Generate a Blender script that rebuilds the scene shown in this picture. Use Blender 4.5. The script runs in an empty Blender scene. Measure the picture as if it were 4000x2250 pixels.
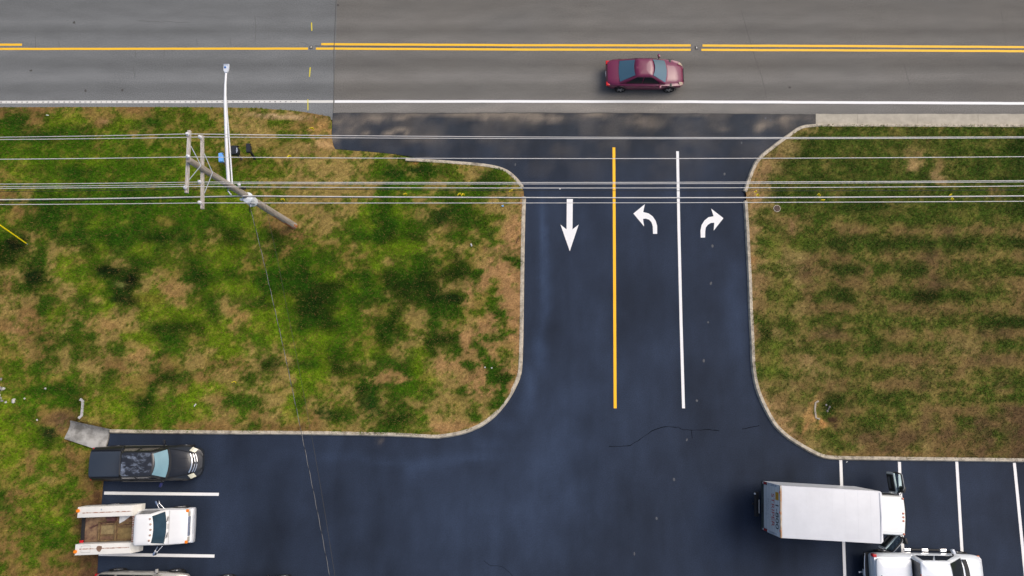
import bpy, bmesh, math, random
import numpy as np
from mathutils import Vector, Matrix

random.seed(7)
RNG = np.random.default_rng(11)
SC = bpy.context.scene
COL = SC.collection

# ------------------------------------------------------------------ camera
CAM_H = 38.0                      # drone height above the pavement
TILT = math.radians(10.2)         # looks down and a little north
FPX = 2826.0                      # focal length for a 4000 px wide picture
cam = bpy.data.cameras.new('camera')
cam.sensor_width = 36.0
cam.lens = FPX / 4000.0 * 36.0
cam.clip_start = 0.5
cam.clip_end = 3000
cam_ob = bpy.data.objects.new('camera', cam)
cam_ob.location = (0, 0, CAM_H)
cam_ob.rotation_euler = (TILT, 0, 0)
COL.objects.link(cam_ob)
SC.camera = cam_ob

# ------------------------------------------------------------------ sky, sun, exposure
SUN_EL, SUN_AZ = math.radians(52), math.radians(62)     # azimuth clockwise from north
w = bpy.data.worlds.new('World'); SC.world = w; w.use_nodes = True
nt = w.node_tree
sky = nt.nodes.new('ShaderNodeTexSky'); sky.sky_type = 'NISHITA'; sky.sun_disc = False
sky.sun_elevation = SUN_EL; sky.sun_rotation = SUN_AZ
sky.air_density = 1.0; sky.dust_density = 5.0; sky.ozone_density = 1.0
nt.links.new(sky.outputs[0], nt.nodes['Background'].inputs[0])
nt.nodes['Background'].inputs[1].default_value = 0.13
sun = bpy.data.lights.new('sun', 'SUN'); sun.energy = 1.15; sun.angle = math.radians(42)
sun.color = (1.0, 0.93, 0.84)
sun_ob = bpy.data.objects.new('sun', sun); COL.objects.link(sun_ob)
sd = Vector((math.sin(SUN_AZ) * math.cos(SUN_EL), math.cos(SUN_AZ) * math.cos(SUN_EL), math.sin(SUN_EL)))
sun_ob.rotation_euler = sd.to_track_quat('Z', 'Y').to_euler()
sun_ob.location = (0, 0, 60)
SC.view_settings.view_transform = 'Standard'
SC.view_settings.look = 'None'
SC.view_settings.gamma = 1.0
SC.view_settings.use_curve_mapping = False
SC.view_settings.exposure = 0.25

# ------------------------------------------------------------------ survey: picture mark -> place on the level z
CT, ST = math.cos(TILT), math.sin(TILT)
def P(u, v, z=0.0):
    x = (u - 2000) / FPX; y = -(v - 1125) / FPX
    dy = y * CT + ST; dz = y * ST - CT
    t = (z - CAM_H) / dz
    return Vector((x * t, dy * t, z))
def P2(u, v, z=0.0):
    p = P(u, v, z); return (p.x, p.y)
def unP(X, Y, z=0.0):             # works on numpy arrays
    dz = z - CAM_H
    yc = Y * CT + dz * ST; zc = -Y * ST + dz * CT
    return 2000 + FPX * X / (-zc), 1125 - FPX * yc / (-zc)

# ------------------------------------------------------------------ helpers
def lin(r, g, b):
    f = lambda c: (c / 255 / 12.92) if c / 255 <= 0.04045 else ((c / 255 + 0.055) / 1.055) ** 2.4
    return (f(r), f(g), f(b))

MATS = {}
def mat(name, col, rough=0.6, metal=0.0, spec=0.5, var=0.0, scale=6.0, col2=None, thr=None, bump=0.0, bscale=60.0,
        coat=0.0, ior=1.45, emit=None, stretch=(1, 1, 1), world=False, detail=6):
    if name in MATS: return MATS[name]
    m = bpy.data.materials.new(name); m.use_nodes = True
    nt = m.node_tree; bs = nt.nodes['Principled BSDF']
    bs.inputs['Roughness'].default_value = rough
    bs.inputs['Metallic'].default_value = metal
    bs.inputs['Specular IOR Level'].default_value = spec
    bs.inputs['IOR'].default_value = ior
    bs.inputs['Coat Weight'].default_value = coat
    bs.inputs['Coat Roughness'].default_value = 0.08
    c = (*col, 1)
    bs.inputs['Base Color'].default_value = c
    if var or col2 or bump:
        if world:
            src = nt.nodes.new('ShaderNodeNewGeometry').outputs['Position']
        else:
            src = nt.nodes.new('ShaderNodeTexCoord').outputs['Object']
        mp = nt.nodes.new('ShaderNodeMapping'); mp.inputs['Scale'].default_value = stretch
        nt.links.new(src, mp.inputs[0]); src = mp.outputs[0]
    if var or col2:
        n = nt.nodes.new('ShaderNodeTexNoise'); n.inputs['Scale'].default_value = scale
        n.inputs['Detail'].default_value = detail; n.inputs['Roughness'].default_value = 0.65
        nt.links.new(src, n.inputs['Vector'])
        r = nt.nodes.new('ShaderNodeValToRGB')
        a, b = thr if thr else (0.25, 0.75)
        r.color_ramp.elements[0].position = a; r.color_ramp.elements[1].position = b
        if col2:
            r.color_ramp.elements[0].color = c; r.color_ramp.elements[1].color = (*col2, 1)
        else:
            r.color_ramp.elements[0].color = tuple(k * (1 - var) for k in col) + (1,)
            r.color_ramp.elements[1].color = tuple(min(1, k * (1 + var)) for k in col) + (1,)
        nt.links.new(n.outputs[0], r.inputs[0]); nt.links.new(r.outputs[0], bs.inputs['Base Color'])
    if bump:
        n2 = nt.nodes.new('ShaderNodeTexNoise'); n2.inputs['Scale'].default_value = bscale; n2.inputs['Detail'].default_value = 3
        nt.links.new(src, n2.inputs['Vector'])
        bp = nt.nodes.new('ShaderNodeBump'); bp.inputs['Strength'].default_value = bump; bp.inputs['Distance'].default_value = 0.02
        nt.links.new(n2.outputs[0], bp.inputs['Height']); nt.links.new(bp.outputs[0], bs.inputs['Normal'])
    if emit:
        bs.inputs['Emission Color'].default_value = (*emit[0], 1); bs.inputs['Emission Strength'].default_value = emit[1]
    MATS[name] = m
    return m

class MB:
    """collects vertices and faces of one mesh"""
    def __init__(s): s.v = []; s.f = []
    def add(s, v, f):
        o = len(s.v); s.v += [tuple(p) for p in v]; s.f += [tuple(i + o for i in q) for q in f]; return s
    def loft(s, rings, cap=True, closed=True):
        n = len(rings[0]); v = [p for r in rings for p in r]; f = []
        for i in range(len(rings) - 1):
            for j in range(n if closed else n - 1):
                k = (j + 1) % n
                f.append((i * n + j, i * n + k, (i + 1) * n + k, (i + 1) * n + j))
        if cap and closed:
            f.append(tuple(range(n - 1, -1, -1))); f.append(tuple((len(rings) - 1) * n + j for j in range(n)))
        return s.add(v, f)
    def box(s, x0, x1, y0, y1, z0, z1, bev=0.0, rz=0.0, at=None):
        bm = bmesh.new(); bmesh.ops.create_cube(bm, size=1.0)
        for q in bm.verts:
            q.co = Vector(((x0 + x1) / 2 + q.co.x * (x1 - x0), (y0 + y1) / 2 + q.co.y * (y1 - y0), (z0 + z1) / 2 + q.co.z * (z1 - z0)))
        if bev:
            bmesh.ops.bevel(bm, geom=list(bm.edges), offset=bev, segments=2, profile=0.6, affect='EDGES')
        if at is not None:
            M = Matrix.Translation(Vector(at)) @ Matrix.Rotation(rz, 4, 'Z')
            bmesh.ops.transform(bm, matrix=M, verts=bm.verts)
        bm.verts.index_update()
        v = [tuple(q.co) for q in bm.verts]; f = [tuple(q.index for q in fc.verts) for fc in bm.faces]; bm.free()
        return s.add(v, f)
    def cyl(s, p0, p1, r0, r1=None, n=12):
        r1 = r0 if r1 is None else r1
        p0, p1 = Vector(p0), Vector(p1); d = (p1 - p0).normalized()
        a = d.orthogonal().normalized(); b = d.cross(a)
        ring = lambda p, r: [p + (a * math.cos(t) + b * math.sin(t)) * r for t in [2 * math.pi * i / n for i in range(n)]]
        return s.loft([ring(p0, r0), ring(p1, r1)])
    def lathe(s, c, axis, prof, n=16):
        c = Vector(c); d = Vector(axis).normalized(); a = d.orthogonal().normalized(); b = d.cross(a)
        return s.loft([[c + d * h + (a * math.cos(2 * math.pi * i / n) + b * math.sin(2 * math.pi * i / n)) * max(r, 1e-4) for i in range(n)] for h, r in prof])
    def tube(s, pts, r, n=6):
        pts = [Vector(p) for p in pts]; rings = []
        up = Vector((0, 0, 1))
        for i, p in enumerate(pts):
            d = (pts[min(i + 1, len(pts) - 1)] - pts[max(i - 1, 0)]).normalized()
            a = d.cross(up)
            a = d.orthogonal().normalized() if a.length < 1e-3 else a.normalized()
            b = d.cross(a)
            rr = r(i / (len(pts) - 1)) if callable(r) else r
            rings.append([p + (a * math.cos(2 * math.pi * k / n) + b * math.sin(2 * math.pi * k / n)) * rr for k in range(n)])
        return s.loft(rings)
    def patch(s, c, nx=4, ny=3, bulge=None, t=0.012):
        """solid curved sheet through corners c = (a,b,c,d) counter-clockwise seen from outside"""
        a, b, cc, d = [Vector(p) for p in c]
        nrm = ((b - a).cross(d - a)).normalized()
        top, bot = [], []
        for j in range(ny + 1):
            for i in range(nx + 1):
                u, v = i / nx, j / ny
                p = (a * (1 - u) + b * u) * (1 - v) + (d * (1 - u) + cc * u) * v
                if bulge: p = p + Vector(bulge) * (1 - (2 * u - 1) ** 2)
                top.append(p + nrm * t * 0.5); bot.append(p - nrm * t * 0.5)
        n = len(top); f = []
        I = lambda i, j: j * (nx + 1) + i
        for j in range(ny):
            for i in range(nx):
                q = (I(i, j), I(i + 1, j), I(i + 1, j + 1), I(i, j + 1))
                f.append(q); f.append(tuple(n + k for k in q[::-1]))
        rim = [I(i, 0) for i in range(nx)] + [I(nx, j) for j in range(ny)] + [I(i, ny) for i in range(nx, 0, -1)] + [I(0, j) for j in range(ny, 0, -1)]
        for k in range(len(rim)):
            p, q = rim[k], rim[(k + 1) % len(rim)]
            f.append((q, p, n + p, n + q))
        return s.add(top + bot, f)
    def build(s, name, material, parent=None, smooth=35):
        me = bpy.data.meshes.new(name)
        me.from_pydata(s.v, [], s.f); me.update()
        bm = bmesh.new(); bm.from_mesh(me); bmesh.ops.recalc_face_normals(bm, faces=bm.faces); bm.to_mesh(me); bm.free()
        if smooth:
            me.shade_smooth(); me.set_sharp_from_angle(angle=math.radians(smooth))
        me.materials.append(material)
        o = bpy.data.objects.new(name, me); COL.objects.link(o)
        if parent: o.parent = parent
        return o

def tag(o, label=None, cat=None, group=None, kind=None):
    if label: o['label'] = label
    if cat: o['category'] = cat
    if group: o['group'] = group
    if kind: o['kind'] = kind
    return o
def thing(name, label, cat, loc=(0, 0, 0), rz=0.0, group=None):
    o = bpy.data.objects.new(name, None); o.empty_display_size = 0.3
    o.location = loc; o.rotation_euler = (0, 0, rz); COL.objects.link(o)
    return tag(o, label, cat, group)
def share(name, me, parent, loc=(0, 0, 0), rz=0.0, scale=(1, 1, 1)):
    o = bpy.data.objects.new(name, me); o.location = loc; o.rotation_euler = (0, 0, rz); o.scale = scale
    COL.objects.link(o); o.parent = parent; return o
def smooth_path(pts, step):
    """Catmull-Rom through 2-D points, resampled evenly"""
    pts = [Vector((p[0], p[1])) for p in pts]
    q = [pts[0] * 2 - pts[1]] + pts + [pts[-1] * 2 - pts[-2]]
    out = []
    for i in range(1, len(q) - 2):
        for k in range(12):
            t = k / 12; a, b, c, d = q[i - 1], q[i], q[i + 1], q[i + 2]
            out.append(0.5 * ((2 * b) + (c - a) * t + (2 * a - 5 * b + 4 * c - d) * t * t + (3 * b - a - 3 * c + d) * t ** 3))
    out.append(pts[-1])
    L = [0]
    for i in range(1, len(out)): L.append(L[-1] + (out[i] - out[i - 1]).length)
    n = max(2, int(round(L[-1] / step))); res = []
    j = 0
    for i in range(n + 1):
        s_ = L[-1] * i / n
        while j < len(L) - 2 and L[j + 1] < s_: j += 1
        t = (s_ - L[j]) / max(1e-9, L[j + 1] - L[j])
        res.append(out[j].lerp(out[j + 1], min(1, t)))
    return res

# numpy noise
def vnoise(x, y, seed=0):
    xi = np.floor(x); yi = np.floor(y); fx = x - xi; fy = y - yi
    fx = fx * fx * (3 - 2 * fx); fy = fy * fy * (3 - 2 * fy)
    def h(a, b):
        q = np.sin(a * 127.1 + b * 311.7 + seed * 74.7) * 43758.5453
        return q - np.floor(q)
    return (h(xi, yi) * (1 - fx) + h(xi + 1, yi) * fx) * (1 - fy) + (h(xi, yi + 1) * (1 - fx) + h(xi + 1, yi + 1) * fx) * fy
def fbm(x, y, seed=0, o=4):
    s = 0; a = 0.5; t = 0
    for k in range(o):
        s = s + a * vnoise(x, y, seed + k * 13); t += a; x = x * 2.03 + 17.1; y = y * 2.03 + 5.3; a *= 0.55
    return s / t
def inside(poly, X, Y):
    r = np.zeros(X.shape, bool); n = len(poly)
    for i in range(n):
        x0, y0 = poly[i]; x1, y1 = poly[(i + 1) % n]
        if y0 == y1: continue
        c = ((y0 > Y) != (y1 > Y)) & (X < (x1 - x0) * (Y - y0) / (y1 - y0) + x0)
        r ^= c
    return r
def seg_dist(line, X, Y, closed=False):
    D = np.full(X.shape, 1e9); NX = X.copy(); NY = Y.copy()
    n = len(line)
    for i in range(n if closed else n - 1):
        x0, y0 = line[i]; x1, y1 = line[(i + 1) % n]
        dx, dy = x1 - x0, y1 - y0; q = dx * dx + dy * dy + 1e-12
        t = np.clip(((X - x0) * dx + (Y - y0) * dy) / q, 0, 1)
        px, py = x0 + t * dx, y0 + t * dy; d = np.hypot(X - px, Y - py)
        b = d < D; D[b] = d[b]; NX[b] = px[b]; NY[b] = py[b]
    return D, NX, NY
def grid_region(name, poly, step, zfun, colfun, material):
    """sheet filling a polygon, with one colour per vertex"""
    xs = [p[0] for p in poly]; ys = [p[1] for p in poly]
    gx = np.arange(min(xs) - step, max(xs) + 2 * step, step); gy = np.arange(min(ys) - step, max(ys) + 2 * step, step)
    X, Y = np.meshgrid(gx, gy); ins = inside(poly, X, Y)
    cell = ins[:-1, :-1] | ins[1:, :-1] | ins[:-1, 1:] | ins[1:, 1:]
    used = np.zeros(X.shape, bool)
    used[:-1, :-1] |= cell; used[1:, :-1] |= cell; used[:-1, 1:] |= cell; used[1:, 1:] |= cell
    mv = used & ~ins
    _, nx_, ny_ = seg_dist(poly, X[mv], Y[mv], True)
    X = X.copy(); Y = Y.copy(); X[mv] = nx_; Y[mv] = ny_
    idx = np.full(X.shape, -1); idx[used] = np.arange(used.sum())
    Xu, Yu = X[used], Y[used]; Zu = zfun(Xu, Yu)
    cj, ci = np.nonzero(cell)
    F = np.stack([idx[cj, ci], idx[cj, ci + 1], idx[cj + 1, ci + 1], idx[cj + 1, ci]], 1)
    me = bpy.data.meshes.new(name)
    me.from_pydata(np.stack([Xu, Yu, Zu], 1).tolist(), [], F.tolist()); me.update()
    C = colfun(Xu, Yu)
    at = me.color_attributes.new('tone', 'FLOAT_COLOR', 'POINT')
    at.data.foreach_set('color', np.concatenate([C, np.ones((len(C), 1))], 1).astype(np.float32).ravel())
    me.shade_smooth(); me.materials.append(material)
    o = bpy.data.objects.new(name, me); COL.objects.link(o)
    return o
def tone_mat(name, rough, spec, grain=0.25, gscale=30, bump=0.4, bscale=80, transl=0.0, mid=None):
    m = bpy.data.materials.new(name); m.use_nodes = True; nt = m.node_tree; bs = nt.nodes['Principled BSDF']
    at = nt.nodes.new('ShaderNodeVertexColor'); at.layer_name = 'tone'
    bs.inputs['Roughness'].default_value = rough; bs.inputs['Specular IOR Level'].default_value = spec
    pos = nt.nodes.new('ShaderNodeNewGeometry')
    n = nt.nodes.new('ShaderNodeTexNoise'); n.inputs['Scale'].default_value = gscale; n.inputs['Detail'].default_value = 4
    nt.links.new(pos.outputs['Position'], n.inputs['Vector'])
    mr = nt.nodes.new('ShaderNodeMapRange'); mr.inputs[1].default_value = 0.25; mr.inputs[2].default_value = 0.75
    mr.inputs[3].default_value = 1 - grain; mr.inputs[4].default_value = 1 + grain
    nt.links.new(n.outputs[0], mr.inputs[0])
    val = mr.outputs[0]
    if mid:
        n3 = nt.nodes.new('ShaderNodeTexNoise'); n3.inputs['Scale'].default_value = mid[0]; n3.inputs['Detail'].default_value = 5
        mp = nt.nodes.new('ShaderNodeMapping'); mp.inputs['Scale'].default_value = mid[2]
        nt.links.new(pos.outputs['Position'], mp.inputs[0]); nt.links.new(mp.outputs[0], n3.inputs['Vector'])
        m3 = nt.nodes.new('ShaderNodeMapRange'); m3.inputs[1].default_value = 0.3; m3.inputs[2].default_value = 0.7
        m3.inputs[3].default_value = 1 - mid[1]; m3.inputs[4].default_value = 1 + mid[1]
        nt.links.new(n3.outputs[0], m3.inputs[0])
        mu = nt.nodes.new('ShaderNodeMath'); mu.operation = 'MULTIPLY'
        nt.links.new(val, mu.inputs[0]); nt.links.new(m3.outputs[0], mu.inputs[1]); val = mu.outputs[0]
    vm = nt.nodes.new('ShaderNodeVectorMath'); vm.operation = 'SCALE'
    nt.links.new(at.outputs[0], vm.inputs[0]); nt.links.new(val, vm.inputs['Scale'])
    nt.links.new(vm.outputs[0], bs.inputs['Base Color'])
    if bump:
        n2 = nt.nodes.new('ShaderNodeTexNoise'); n2.inputs['Scale'].default_value = bscale; n2.inputs['Detail'].default_value = 3
        nt.links.new(pos.outputs['Position'], n2.inputs['Vector'])
        bp = nt.nodes.new('ShaderNodeBump'); bp.inputs['Strength'].default_value = bump; bp.inputs['Distance'].default_value = 0.02
        nt.links.new(n2.outputs[0], bp.inputs['Height']); nt.links.new(bp.outputs[0], bs.inputs['Normal'])
    if transl:
        tr = nt.nodes.new('ShaderNodeBsdfTranslucent'); mx = nt.nodes.new('ShaderNodeMixShader'); mx.inputs[0].default_value = transl
        nt.links.new(vm.outputs[0], tr.inputs[0]); nt.links.new(bs.outputs[0], mx.inputs[1]); nt.links.new(tr.outputs[0], mx.inputs[2])
        nt.links.new(mx.outputs[0], nt.nodes['Material Output'].inputs[0])
    return m

# ------------------------------------------------------------------ common materials
M_PAINT_W = mat('white_road_paint', (0.80, 0.80, 0.79), 0.6, col2=(.62, .62, .62), thr=(.55, .85), scale=11, bump=0.2, bscale=90, world=True)
M_PAINT_WW = mat('worn_white_road_paint', (0.66, 0.65, 0.61), 0.65, col2=(.34, .33, .31), thr=(.58, .80), scale=16, bump=0.3, bscale=90, world=True)
M_PAINT_Y = mat('yellow_road_paint', lin(238, 186, 44), 0.6, col2=lin(176, 150, 80), thr=(.60, .78), scale=14, bump=0.3, bscale=90, world=True)
M_PAINT_O = mat('fresh_amber_paint', lin(255, 188, 0), 0.5, var=0.04, scale=10, bump=0.2, bscale=90, world=True)
M_CONC = mat('kerb_concrete', (0.20, 0.175, 0.14), 0.9, col2=(.52, .46, .36), thr=(.30, .56), scale=3, bump=0.3, bscale=50, world=True)
M_CONC2 = mat('gutter_concrete', (0.40, 0.365, 0.295), 0.9, var=0.22, scale=2.0, bump=0.2, bscale=50, world=True)
M_CONC3 = mat('flume_concrete', (0.13, 0.125, 0.11), 0.9, col2=(.42, .41, .38), thr=(.36, .60), scale=1.1, bump=0.4, bscale=40, world=True)
M_CONC4 = mat('headwall_concrete', (0.46, 0.44, 0.43), 0.9, var=0.15, scale=6, bump=0.3, bscale=40, world=True)
M_CRACK = mat('crack_fill', (0.003, 0.003, 0.004), 0.9, spec=0.05)
M_CRACKL = mat('road_crack', (0.07, 0.066, 0.062), 0.9)
M_TYRE = mat('tyre_rubber', (0.012, 0.012, 0.012), 0.8)
M_RIM = mat('alloy_rim', (0.55, 0.56, 0.58), 0.3, metal=0.9)
M_CHROME = mat('chrome', (0.85, 0.86, 0.88), 0.12, metal=1.0)
M_DARK = mat('black_plastic', (0.012, 0.012, 0.013), 0.5)
M_GLASS = mat('dark_glass', (0.012, 0.015, 0.018), 0.06, spec=0.8, ior=1.6)
M_RED = mat('red_lens', (0.55, 0.01, 0.015), 0.2)
M_AMBER = mat('amber_lens', (0.85, 0.22, 0.01), 0.25)
M_GALV = mat('galvanised_steel', (0.50, 0.55, 0.62), 0.45, metal=0.5, var=0.1, scale=9)
M_YEL = mat('yellow_plastic', lin(240, 215, 20), 0.5)
M_WIRE = mat('aluminium_conductor', (0.66, 0.64, 0.62), 0.55, metal=0.1, var=0.05, scale=4)
M_WIREB = mat('black_cable', (0.012, 0.012, 0.013), 0.6)

# ================================================================== SETTING
# ---- far ground: one sheet to the horizon, open where the surveyed lawns and paving lie
M_FAR = mat('far_turf', (0.10, 0.095, 0.03), 0.95, col2=(0.05, 0.085, 0.02), thr=(0.35, 0.65), scale=0.35, bump=0.5, bscale=6, world=True, spec=0.1)
hx0, hx1, hy0, hy1, BIG = -31, 31, -12.5, 20.5, 1500
g = MB()
xs, ys = (-BIG, hx0, hx1, BIG), (-BIG, hy0, hy1, BIG)
vv = [(x, y, -0.06) for y in ys for x in xs]
g.add(vv, [(j * 4 + i, j * 4 + i + 1, j * 4 + i + 5, j * 4 + i + 4) for j in range(3) for i in range(3) if not (i == 1 and j == 1)])
tag(g.build('ground', M_FAR, smooth=0), kind='structure')

# ---- the road (two pavements that butt at a saw-cut joint)
def road_tone(warm):
    def f(X, Y):
        u, v = unP(X, Y)
        b = 0.158 + 0.02 * (fbm(X * 0.15, Y * 0.9, 3) - 0.5)
        for c, s_, a in ((60, 30, -0.014), (118, 22, -0.034), (90, 14, 0.014), (15, 25, -0.020), (250, 24, -0.036), (305, 14, 0.034), (350, 28, -0.026), (420, 20, 0.035), (168, 12, 0.012)):
            b = b + a * np.exp(-((v - c + 10 * (fbm(X * 0.2, Y * 0.0, 8) - 0.5)) / s_) ** 2)
        b = b * (1 + 0.12 * (fbm(X * 0.5, Y * 3.0, 5, 5) - 0.5))
        b = b * (1.0 - 0.10 * np.clip((u - 2700) / 1500, 0, 1) - 0.05 * np.clip((150 - v) / 200, 0, 1))
        k = fbm(X * 0.25, Y * 0.5, 21)
        if warm: c = np.stack([b * .98 + 0.012 * k, b * 0.955 + 0.006 * k, b * 0.89], 1)
        else: c = np.stack([b * 1.03, b * 1.07, b * 1.07], 1)
        if warm:       # pale dust along the shoulder
            dz = np.clip(1 - np.abs(v - 425) / 26, 0, 1) * np.clip((fbm(X * 0.5, Y * 1.5, 31) - 0.35) * 3, 0, 1) * np.clip((u - 1350) / 200, 0, 1) * np.clip((3300 - u) / 300, 0, 1)
            c = c + dz[:, None] * np.array([0.075, 0.06, 0.045])
            dz = np.exp(-((u - 2300) / 110) ** 2 - ((v - 422) / 9) ** 2)
            c = c + dz[:, None] * np.array([0.14, 0.12, 0.10])
        return c
    return f
M_ROAD = tone_mat('worn_asphalt', 0.92, 0.2, grain=0.36, gscale=20, bump=0.25, bscale=40, mid=(1.6, 0.07, (0.35, 1.2, 1)))
JX = 1306
north = 26.0
pl = [(-60, north), P2(JX + 6, 0)[:1] + (north,), P2(1312, 200), P2(1306, 300), P2(1302, 440), P2(1300, 470), P2(1240, 452), P2(1130, 436), P2(1000, 426), P2(600, 423), P2(0, 422), (-60, P2(0, 422)[1])]
pr = [(P2(JX + 6, 0)[0], north), (60, north), (60, P2(4000, 470)[1]), P2(4000, 470), P2(1300, 470), P2(1302, 440), P2(1306, 300), P2(1312, 200)]
zero = lambda X, Y: np.zeros_like(X)
road_w = tag(grid_region('road', pl, 0.3, zero, road_tone(False), M_ROAD), kind='structure')
road_e = tag(grid_region('road', pr, 0.3, zero, road_tone(True), M_ROAD), kind='structure')

def strip(name, pts, width, z, material, parent, wfun=None):
    """flat painted band along picture marks (width in metres)"""
    q = [Vector(P2(*p)) for p in pts]; L, R = [], []
    for i, p in enumerate(q):
        d = (q[min(i + 1, len(q) - 1)] - q[max(i - 1, 0)]).normalized(); n = Vector((-d.y, d.x))
        h = width / 2 * (wfun(i) if wfun else 1)
        L.append((p.x + n.x * h, p.y + n.y * h, z)); R.append((p.x - n.x * h, p.y - n.y * h, z))
    m = MB(); k = len(q)
    m.add(L + R, [(i, i + k, i + k + 1, i + 1) for i in range(k - 1)])
    return m.build(name, material, parent, smooth=0)
def dense(pts, n=14, jit=0.0):
    out = []
    for i in range(len(pts) - 1):
        for k in range(n):
            t = k / n; out.append((pts[i][0] * (1 - t) + pts[i + 1][0] * t, pts[i][1] * (1 - t) + pts[i + 1][1] * t + random.uniform(-jit, jit)))
    out.append(pts[-1]); return out

YW, EW = 0.135, 0.155
strip('centre_line', dense([(-900, 192), (0, 191.5), (600, 190.5), (1203, 190)], 10, .3), YW, .004, M_PAINT_Y, road_w)
strip('centre_line', dense([(-900, 176), (0, 174.5), (86, 174.5)], 8, .3), YW, .004, M_PAINT_Y, road_w)
strip('centre_line', [(1255, 172.5), (1304, 172.5)], YW, .004, M_PAINT_Y, road_w)
strip('centre_line', [(1234, 190), (1304, 190)], YW, .004, M_PAINT_Y, road_w)
strip('centre_line', dense([(1307, 172.8), (2000, 176.5), (2698, 177.5)], 12, .3), YW, .004, M_PAINT_Y, road_e)
strip('centre_line', dense([(1307, 190), (2000, 193.5), (2698, 194.5)], 12, .3), YW, .004, M_PAINT_Y, road_e)
strip('centre_line', dense([(2744, 178), (3300, 180), (4000, 184), (4700, 189)], 12, .3), YW, .004, M_PAINT_Y, road_e)
strip('centre_line', dense([(2740, 195), (3300, 196.5), (4000, 200), (4700, 205)], 12, .3), YW, .004, M_PAINT_Y, road_e)
strip('edge_line', dense([(-900, 401), (0, 399), (700, 397.5), (1304, 396.5)], 10, .3), EW, .004, M_PAINT_WW, road_w)
strip('edge_line', dense([(1307, 396.5), (2000, 396), (2700, 397.5), (3300, 400.5), (4000, 404), (4700, 408)], 12, .3), EW, .004, M_PAINT_W, road_e)
rm = MB(); rm.add([(-.055, -.035, 0), (.055, -.035, 0), (.055, .035, 0), (-.055, .035, 0)], [(0, 1, 2, 3)])
dm = rm.build('rumble_mark', mat('rumble_wear', (0.30, 0.29, 0.28), 0.9, var=0.4, scale=9, world=True), road_w, smooth=0)
me0 = dm.data
dm.location = (*P2(4, 399.2), .007)
for i in range(1, 57):
    u = 4 + i * 20.6
    if u > 1172: break
    share('rumble_mark', me0, road_w, (*P2(u, 399 - 2.2 * u / 1200 + 0.3), .007), scale=(random.uniform(.5, 1.2), random.uniform(.7, 1.15), 1))
M_SPRAY = mat('yellow_survey_spray', lin(214, 200, 40), 0.7, var=0.15, scale=20, world=True)
strip('survey_mark', [(1217, 88), (1218, 120)], .055, .005, M_SPRAY, road_w)
strip('survey_mark', [(1212, 263), (1209, 300)], .055, .005, M_SPRAY, road_w)
strip('survey_mark', [(1203, 388), (1203, 431)], .05, .008, M_SPRAY, road_w)
strip('joint_seal', dense([(1313, 0), (1306, 160), (1304, 200), (1305, 300), (1304, 380), (1301, 440)], 8), .03, .006, M_CRACKL, road_e)
strip('joint_seal', dense([(1230, 180), (1300, 180.5), (1420, 182), (1700, 184), (2000, 185)], 10, .6), .03, .006, M_CRACKL, road_e)
for pts, wd in (([(2895, 40), (2912, 100), (2930, 160), (2950, 230), (2972, 290), (2988, 350), (2993, 380)], .016), ([(3530, 250), (3545, 300), (3556, 340)], .014), ([(3910, 40), (3922, 120), (3930, 180)], .012)):
    strip('crack', dense(pts, 4, 1.5), wd, .003, M_CRACKL, road_e)
for pts in ([(995, 60), (1000, 120), (996, 165)], [(768, 150), (770, 175)], [(528, 195), (530, 225)], [(642, 190), (640, 222)], [(230, 160), (232, 200)], [(540, 82), (620, 84), (690, 86), (740, 88)], [(1175, 165), (1190, 168), (1205, 178)], [(140, 130), (138, 190)], [(900, 150), (899, 178)], [(520, 260), (528, 305)]):
    strip('crack', dense(pts, 4, 2), .014, .003, M_CRACKL, road_w)
def stud(u, v, par):
    m = MB(); p = P2(u, v)
    m.loft([[(p[0] + a * .10, p[1] + b * .11, .004) for a, b in ((-1, -1), (1, -1), (1, 1), (-1, 1))], [(p[0] + a * .05, p[1] + b * .07, .03) for a, b in ((-1, -1), (1, -1), (1, 1), (-1, 1))]])
    o = m.build('road_stud', mat('stud_casting', (0.10, 0.095, 0.09), 0.7), par, smooth=0)
    r = MB(); r.box(p[0] - .02, p[0] + .02, p[1] - .05, p[1] + .05, .03, .038)
    r.build('reflector', mat('stud_reflector', (0.7, 0.68, 0.62), 0.4), o)
stud(1216, 185, road_w); stud(2721, 187, road_e)
for u, v, par in ((290, 88, road_w), (334, 354, road_w), (121, 276, road_w), (1300 + 20, 20, road_e), (3085, 341, road_e), (478, 352, road_w)):
    m = MB(); p = P2(u, v)
    m.add([(p[0] + math.cos(t) * random.uniform(.05, .1), p[1] + math.sin(t) * random.uniform(.05, .1), .004) for t in [k * .785 for k in range(8)]], [tuple(range(8))])
    m.build('tar_spot', M_CRACKL, par, smooth=0)

KERB_W = [(1586, 616), (1640, 620), (1720, 625), (1800, 631), (1880, 638), (1935, 647), (1975, 660), (2005, 680), (2030, 706), (2047, 729)]
KERB_W2 = [(2055, 770), (2052, 850), (2049, 1000), (2047, 1150), (2045, 1300), (2042, 1400), (2038, 1455), (2022, 1502), (1992, 1558), (1950, 1613), (1902, 1655), (1850, 1683), (1790, 1702), (1720, 1713), (1690, 1714), (1600, 1709), (1500, 1705), (1300, 1701), (1100, 1699), (900, 1698), (700, 1696), (560, 1695), (432, 1693)]
KERB_E = [(4800, 489), (4000, 486), (3600, 485), (3240, 484), (3171, 486), (3122, 494), (3073, 526), (3018, 566), (2953, 622), (2920, 690), (2905, 735), (2900, 747)]
KERB_E2 = [(2902, 786), (2908, 880), (2914, 1000), (2919, 1100), (2922, 1200), (2928, 1320), (2934, 1441), (2955, 1538), (3008, 1646), (3055, 1700), (3109, 1738), (3165, 1770), (3215, 1791), (3283, 1797), (3500, 1800), (4000, 1806), (4800, 1814)]
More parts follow.
